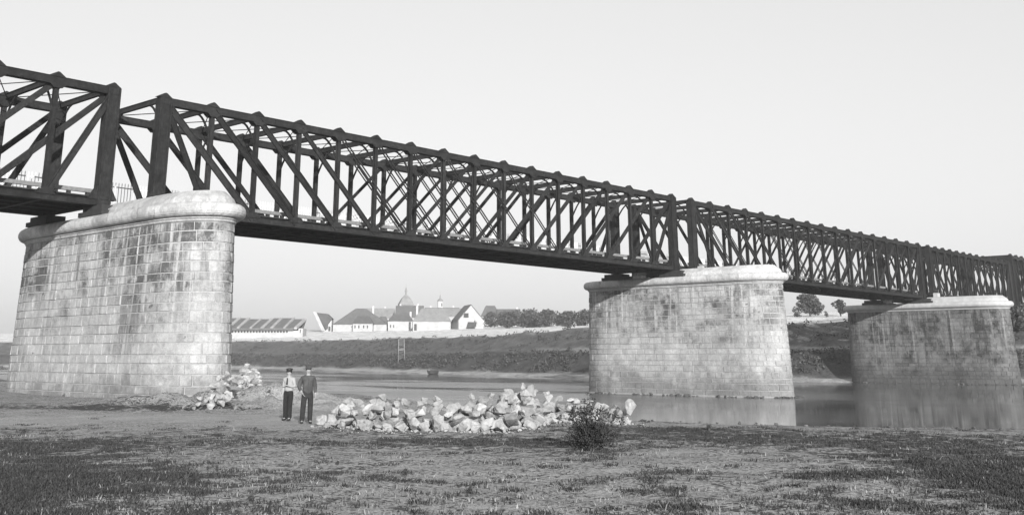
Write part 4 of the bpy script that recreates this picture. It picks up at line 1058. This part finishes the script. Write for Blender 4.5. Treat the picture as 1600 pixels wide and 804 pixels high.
def person(px, py, label, h, turn, arms, legs, coat, trous, coat_len, hat, headturn=0.0):
    p = at_z(px, py, 0.0); p.z = float(near_h(p.x, p.y)) + .01
    dv = (CAM - p); rz = math.atan2(dv.y, dv.x) + math.pi / 2 + turn          # local -Y looks at the camera
    root = empty('person', p, rz); k = h / 1.70; root.scale = (k, k, k); tag(root, label, 'person', 'men standing by the rock pile')
    V = [(0, .01, .93, .135, .10), (0, .02, 1.08, .125, .09), (0, .02, 1.24, .15, .10), (0, .015, 1.37, .13, .09), (0, 0, 1.455, .055, .055),
         (0, -.012, 1.515, .062, .065), (0, -.015, 1.575, .078, .092), (0, -.008, 1.640, .070, .084), (0, 0, 1.690, .035, .04)]
    E = [(i, i + 1) for i in range(8)]
    V += [(0, -.115, 1.565, .012, .018)]; E += [(6, 9)]                       # nose
    for s_ in (-1, 1):
        V.append((s_ * .082, .01, 1.57, .010, .022)); E.append((6, len(V) - 1))   # ears
        A = arms[0 if s_ < 0 else 1]; n = len(V)
        V += [(s_ * .17, .015, 1.36, .060, .060)]; E += [(3, n)]
        for (x, y, z, r_) in A: V.append((s_ * x, y, z, r_)); E.append((len(V) - 2, len(V) - 1))
        wv = Vector(V[-1][:3]); dr = (wv - Vector(V[-2][:3])).normalized(); side = Vector((0, 1, 0)); pn = len(V) - 1
        palm = wv + dr * .06; V.append((*palm, .030, .026)); E.append((pn, len(V) - 1)); pm = len(V) - 1
        for fi, (off, ln) in enumerate(((-.030, .070), (-.010, .082), (.010, .077), (.030, .060))):
            b0 = palm + dr * .035 + side * off; b1 = b0 + dr * ln * .55 + Vector((-s_ * .008, 0, 0)); b2 = b1 + dr * ln * .45 + Vector((-s_ * .022, 0, 0))
            for q_, r_ in ((b0, .0105), (b1, .009), (b2, .0075)): V.append((*q_, r_)); E.append((pm if q_ is b0 else len(V) - 2, len(V) - 1))
        t0 = wv + dr * .025 + side * -.038; t1 = t0 + dr * .045 + Vector((-s_ * .012, -.022, 0))
        V.append((*t0, .012)); E.append((pn, len(V) - 1)); V.append((*t1, .009)); E.append((len(V) - 2, len(V) - 1))
        n = len(V); Lg = legs[0 if s_ < 0 else 1]
        V += [(s_ * .09, .01, .86, .085, .09)]; E += [(0, n)]
        for (x, y, z, r_) in Lg: V.append((s_ * x, y, z, r_)); E.append((len(V) - 2, len(V) - 1))
        x, y, z, r_ = Lg[-1]; V.append((s_ * (x + .02), y - .13, .04, .035, .03)); E.append((len(V) - 2, len(V) - 1))
    skin('body', V, E, M['skin'], root)
    # coat
    zb = coat_len
    C_ = [(0, .02, zb - .10, .190, .140), (0, .02, (zb + 1.2) / 2, .172, .125), (0, .025, 1.24, .180, .125), (0, .018, 1.385, .135, .095), (0, .005, 1.45, .074, .074), (0, .0, 1.495, .066, .068)]
    Ce = [(0, 1), (1, 2), (2, 3), (3, 4), (4, 5)]
    for s_ in (-1, 1):
        A = arms[0 if s_ < 0 else 1]; n = len(C_); C_.append((s_ * .175, .018, 1.365, .078, .078)); Ce.append((3, n))
        for (x, y, z, r_) in A[:-1]: C_.append((s_ * x, y, z, r_ + .022)); Ce.append((len(C_) - 2, len(C_) - 1))
        a, c = Vector(A[-2][:3]), Vector(A[-1][:3]); c = a.lerp(c, .92); C_.append((s_ * c.x, c.y, c.z, .044)); Ce.append((len(C_) - 2, len(C_) - 1))
    ct = skin('jacket', C_, Ce, M[coat], root)
    T_ = [(0, .01, 1.06, .150, .110), (0, .01, .95, .158, .118)]; Te = [(0, 1)]
    for s_ in (-1, 1):
        n = len(T_); T_.append((s_ * .095, .01, .84, .098, .105)); Te.append((1, n))
        Lg = legs[0 if s_ < 0 else 1]
        for (x, y, z, r_) in Lg[:-1]: T_.append((s_ * x, y, z, r_ + .030)); Te.append((len(T_) - 2, len(T_) - 1))
        x, y, z, r_ = Lg[-1]; T_.append((s_ * x, y + .01, .045, .078)); Te.append((len(T_) - 2, len(T_) - 1))
    skin('trousers', T_, Te, M[trous], root)
    for s_ in (-1, 1):
        x, y, z, r_ = legs[0 if s_ < 0 else 1][-1]
        skin('shoe', [(s_ * x, y + .03, .06, .052, .05), (s_ * (x + .01), y - .06, .045, .050, .040), (s_ * (x + .02), y - .16, .036, .044, .032)], [(0, 1), (1, 2)], M['leather'], root)
    for s_ in (-1, 1):
        b = MB(); b.loft([[(s_ * .030 + .011 * math.cos(a) * c_, -.098 - y_, 1.588 + .007 * math.sin(a) * c_) for a in [i * math.pi / 4 for i in range(8)]] for c_, y_ in ((1, .0), (.7, .008), (.1, .011))]); b.build('eye', M['leather'], root)
    b = MB(); b.box(-.024, .024, -.104, -.094, 1.525, 1.533); b.build('mouth', M['wood_dark'], root)
    hz = 1.622
    def ell(rx, ry, z, dy=0): return [(rx * math.cos(2 * math.pi * i / 20), dy + ry * math.sin(2 * math.pi * i / 20), z) for i in range(20)]
    b = MB(); b.loft([ell(.084, .098, hz - .06, .025), ell(.089, .104, hz, .012), ell(.080, .09, hz + .05, .008)]); b.build('hair', M['leather'], root, smooth=True)
    if hat == 'cap':
        b = MB(); b.loft([ell(.094, .108, hz + .005, .0), ell(.098, .112, hz + .04, .005), ell(.118, .128, hz + .075, .008), ell(.10, .11, hz + .105, .01), ell(.03, .03, hz + .115, .01)]); b.build('cap', M['leather'], root, smooth=True)
        b = MB(); b.loft([[(.085 * math.cos(math.pi * (1 + i / 10)) * q_, -.055 * 0 + .10 * math.sin(math.pi * (1 + i / 10)) * q2, z_) for i in range(11)] for q_, q2, z_ in ((1, 1, hz + .012), (1.0, 1.62, hz - .012), (1.0, 1.62, hz - .004), (1, 1, hz + .022))]); b.build('cap_peak', M['leather'], root)
    else:
        b = MB(); b.loft([ell(.165, .175, hz + .018), ell(.17, .18, hz + .026), ell(.102, .114, hz + .034), ell(.098, .11, hz + .09), ell(.085, .096, hz + .125), ell(.02, .02, hz + .118)]); b.build('hat', M[hat], root, smooth=True)
    return root, ct
straight = [(.205, .02, 1.10, .045), (.215, -.02, .87, .030)]
bent_pocket = [(.285, .05, 1.12, .052), (.195, -.05, .95, .030)]
hang = [(.235, .03, 1.11, .047), (.235, -.03, .88, .031)]
legs_close = [(.10, .0, .48, .058), (.10, .02, .09, .040)]
legs_left = [(.085, -.02, .48, .058), (.12, -.06, .09, .040)]
at_chest = [(.225, .03, 1.12, .045), (.09, -.185, 1.16, .028)]
legs_wide = [(.125, .0, .48, .060), (.145, .02, .09, .042)]
pa, ct = person(449, 651, 'man in white shirt, dark tie, dark cap and black trousers, left of the other man', 1.62, R(-32), (straight, at_chest), (legs_close, legs_left), 'cloth_white', 'cloth_dark', 1.00, 'cap')
b = MB(); b.add([(-.018, -.112, 1.41), (.018, -.112, 1.41), (.032, -.135, 1.20), (.0, -.138, 1.12), (-.032, -.135, 1.20), (-.018, -.098, 1.41), (.018, -.098, 1.41), (.032, -.11, 1.20), (.0, -.11, 1.12), (-.032, -.11, 1.20)], [(0, 1, 2, 3, 4), (9, 8, 7, 6, 5), (0, 5, 6, 1), (1, 6, 7, 2), (2, 7, 8, 3), (3, 8, 9, 4), (4, 9, 5, 0)]); b.build('tie', M['leather'], ct)
pb_, ct = person(479, 656, 'man in dark grey jacket and brimmed hat with one hand at his pocket', 1.70, R(8), (bent_pocket, hang), (legs_wide, legs_close), 'cloth_grey', 'cloth_trouser', .90, 'cloth_grey')
b = MB(); b.box(-.006, .006, -.150, -.120, .92, 1.36); b.build('jacket_opening', M['leather'], ct)

# ------------------------------------------------------------------ haze
HAZE = 0.0004
if HAZE:
    b = MB(); b.box(-420, 1700, -1000, 1750, -9.5, 46)
    m_ = bpy.data.materials.new('haze'); m_.use_nodes = True; t_ = m_.node_tree; t_.nodes.clear()
    o_ = t_.nodes.new('ShaderNodeOutputMaterial'); v_ = t_.nodes.new('ShaderNodeVolumePrincipled'); v_.inputs['Color'].default_value = (.95, .95, .95, 1); v_.inputs['Density'].default_value = HAZE; v_.inputs['Anisotropy'].default_value = .2
    t_.links.new(v_.outputs[0], o_.inputs['Volume'])
    o = b.build('haze', m_); tag(o, 'thin pale haze over the river', kind='stuff')
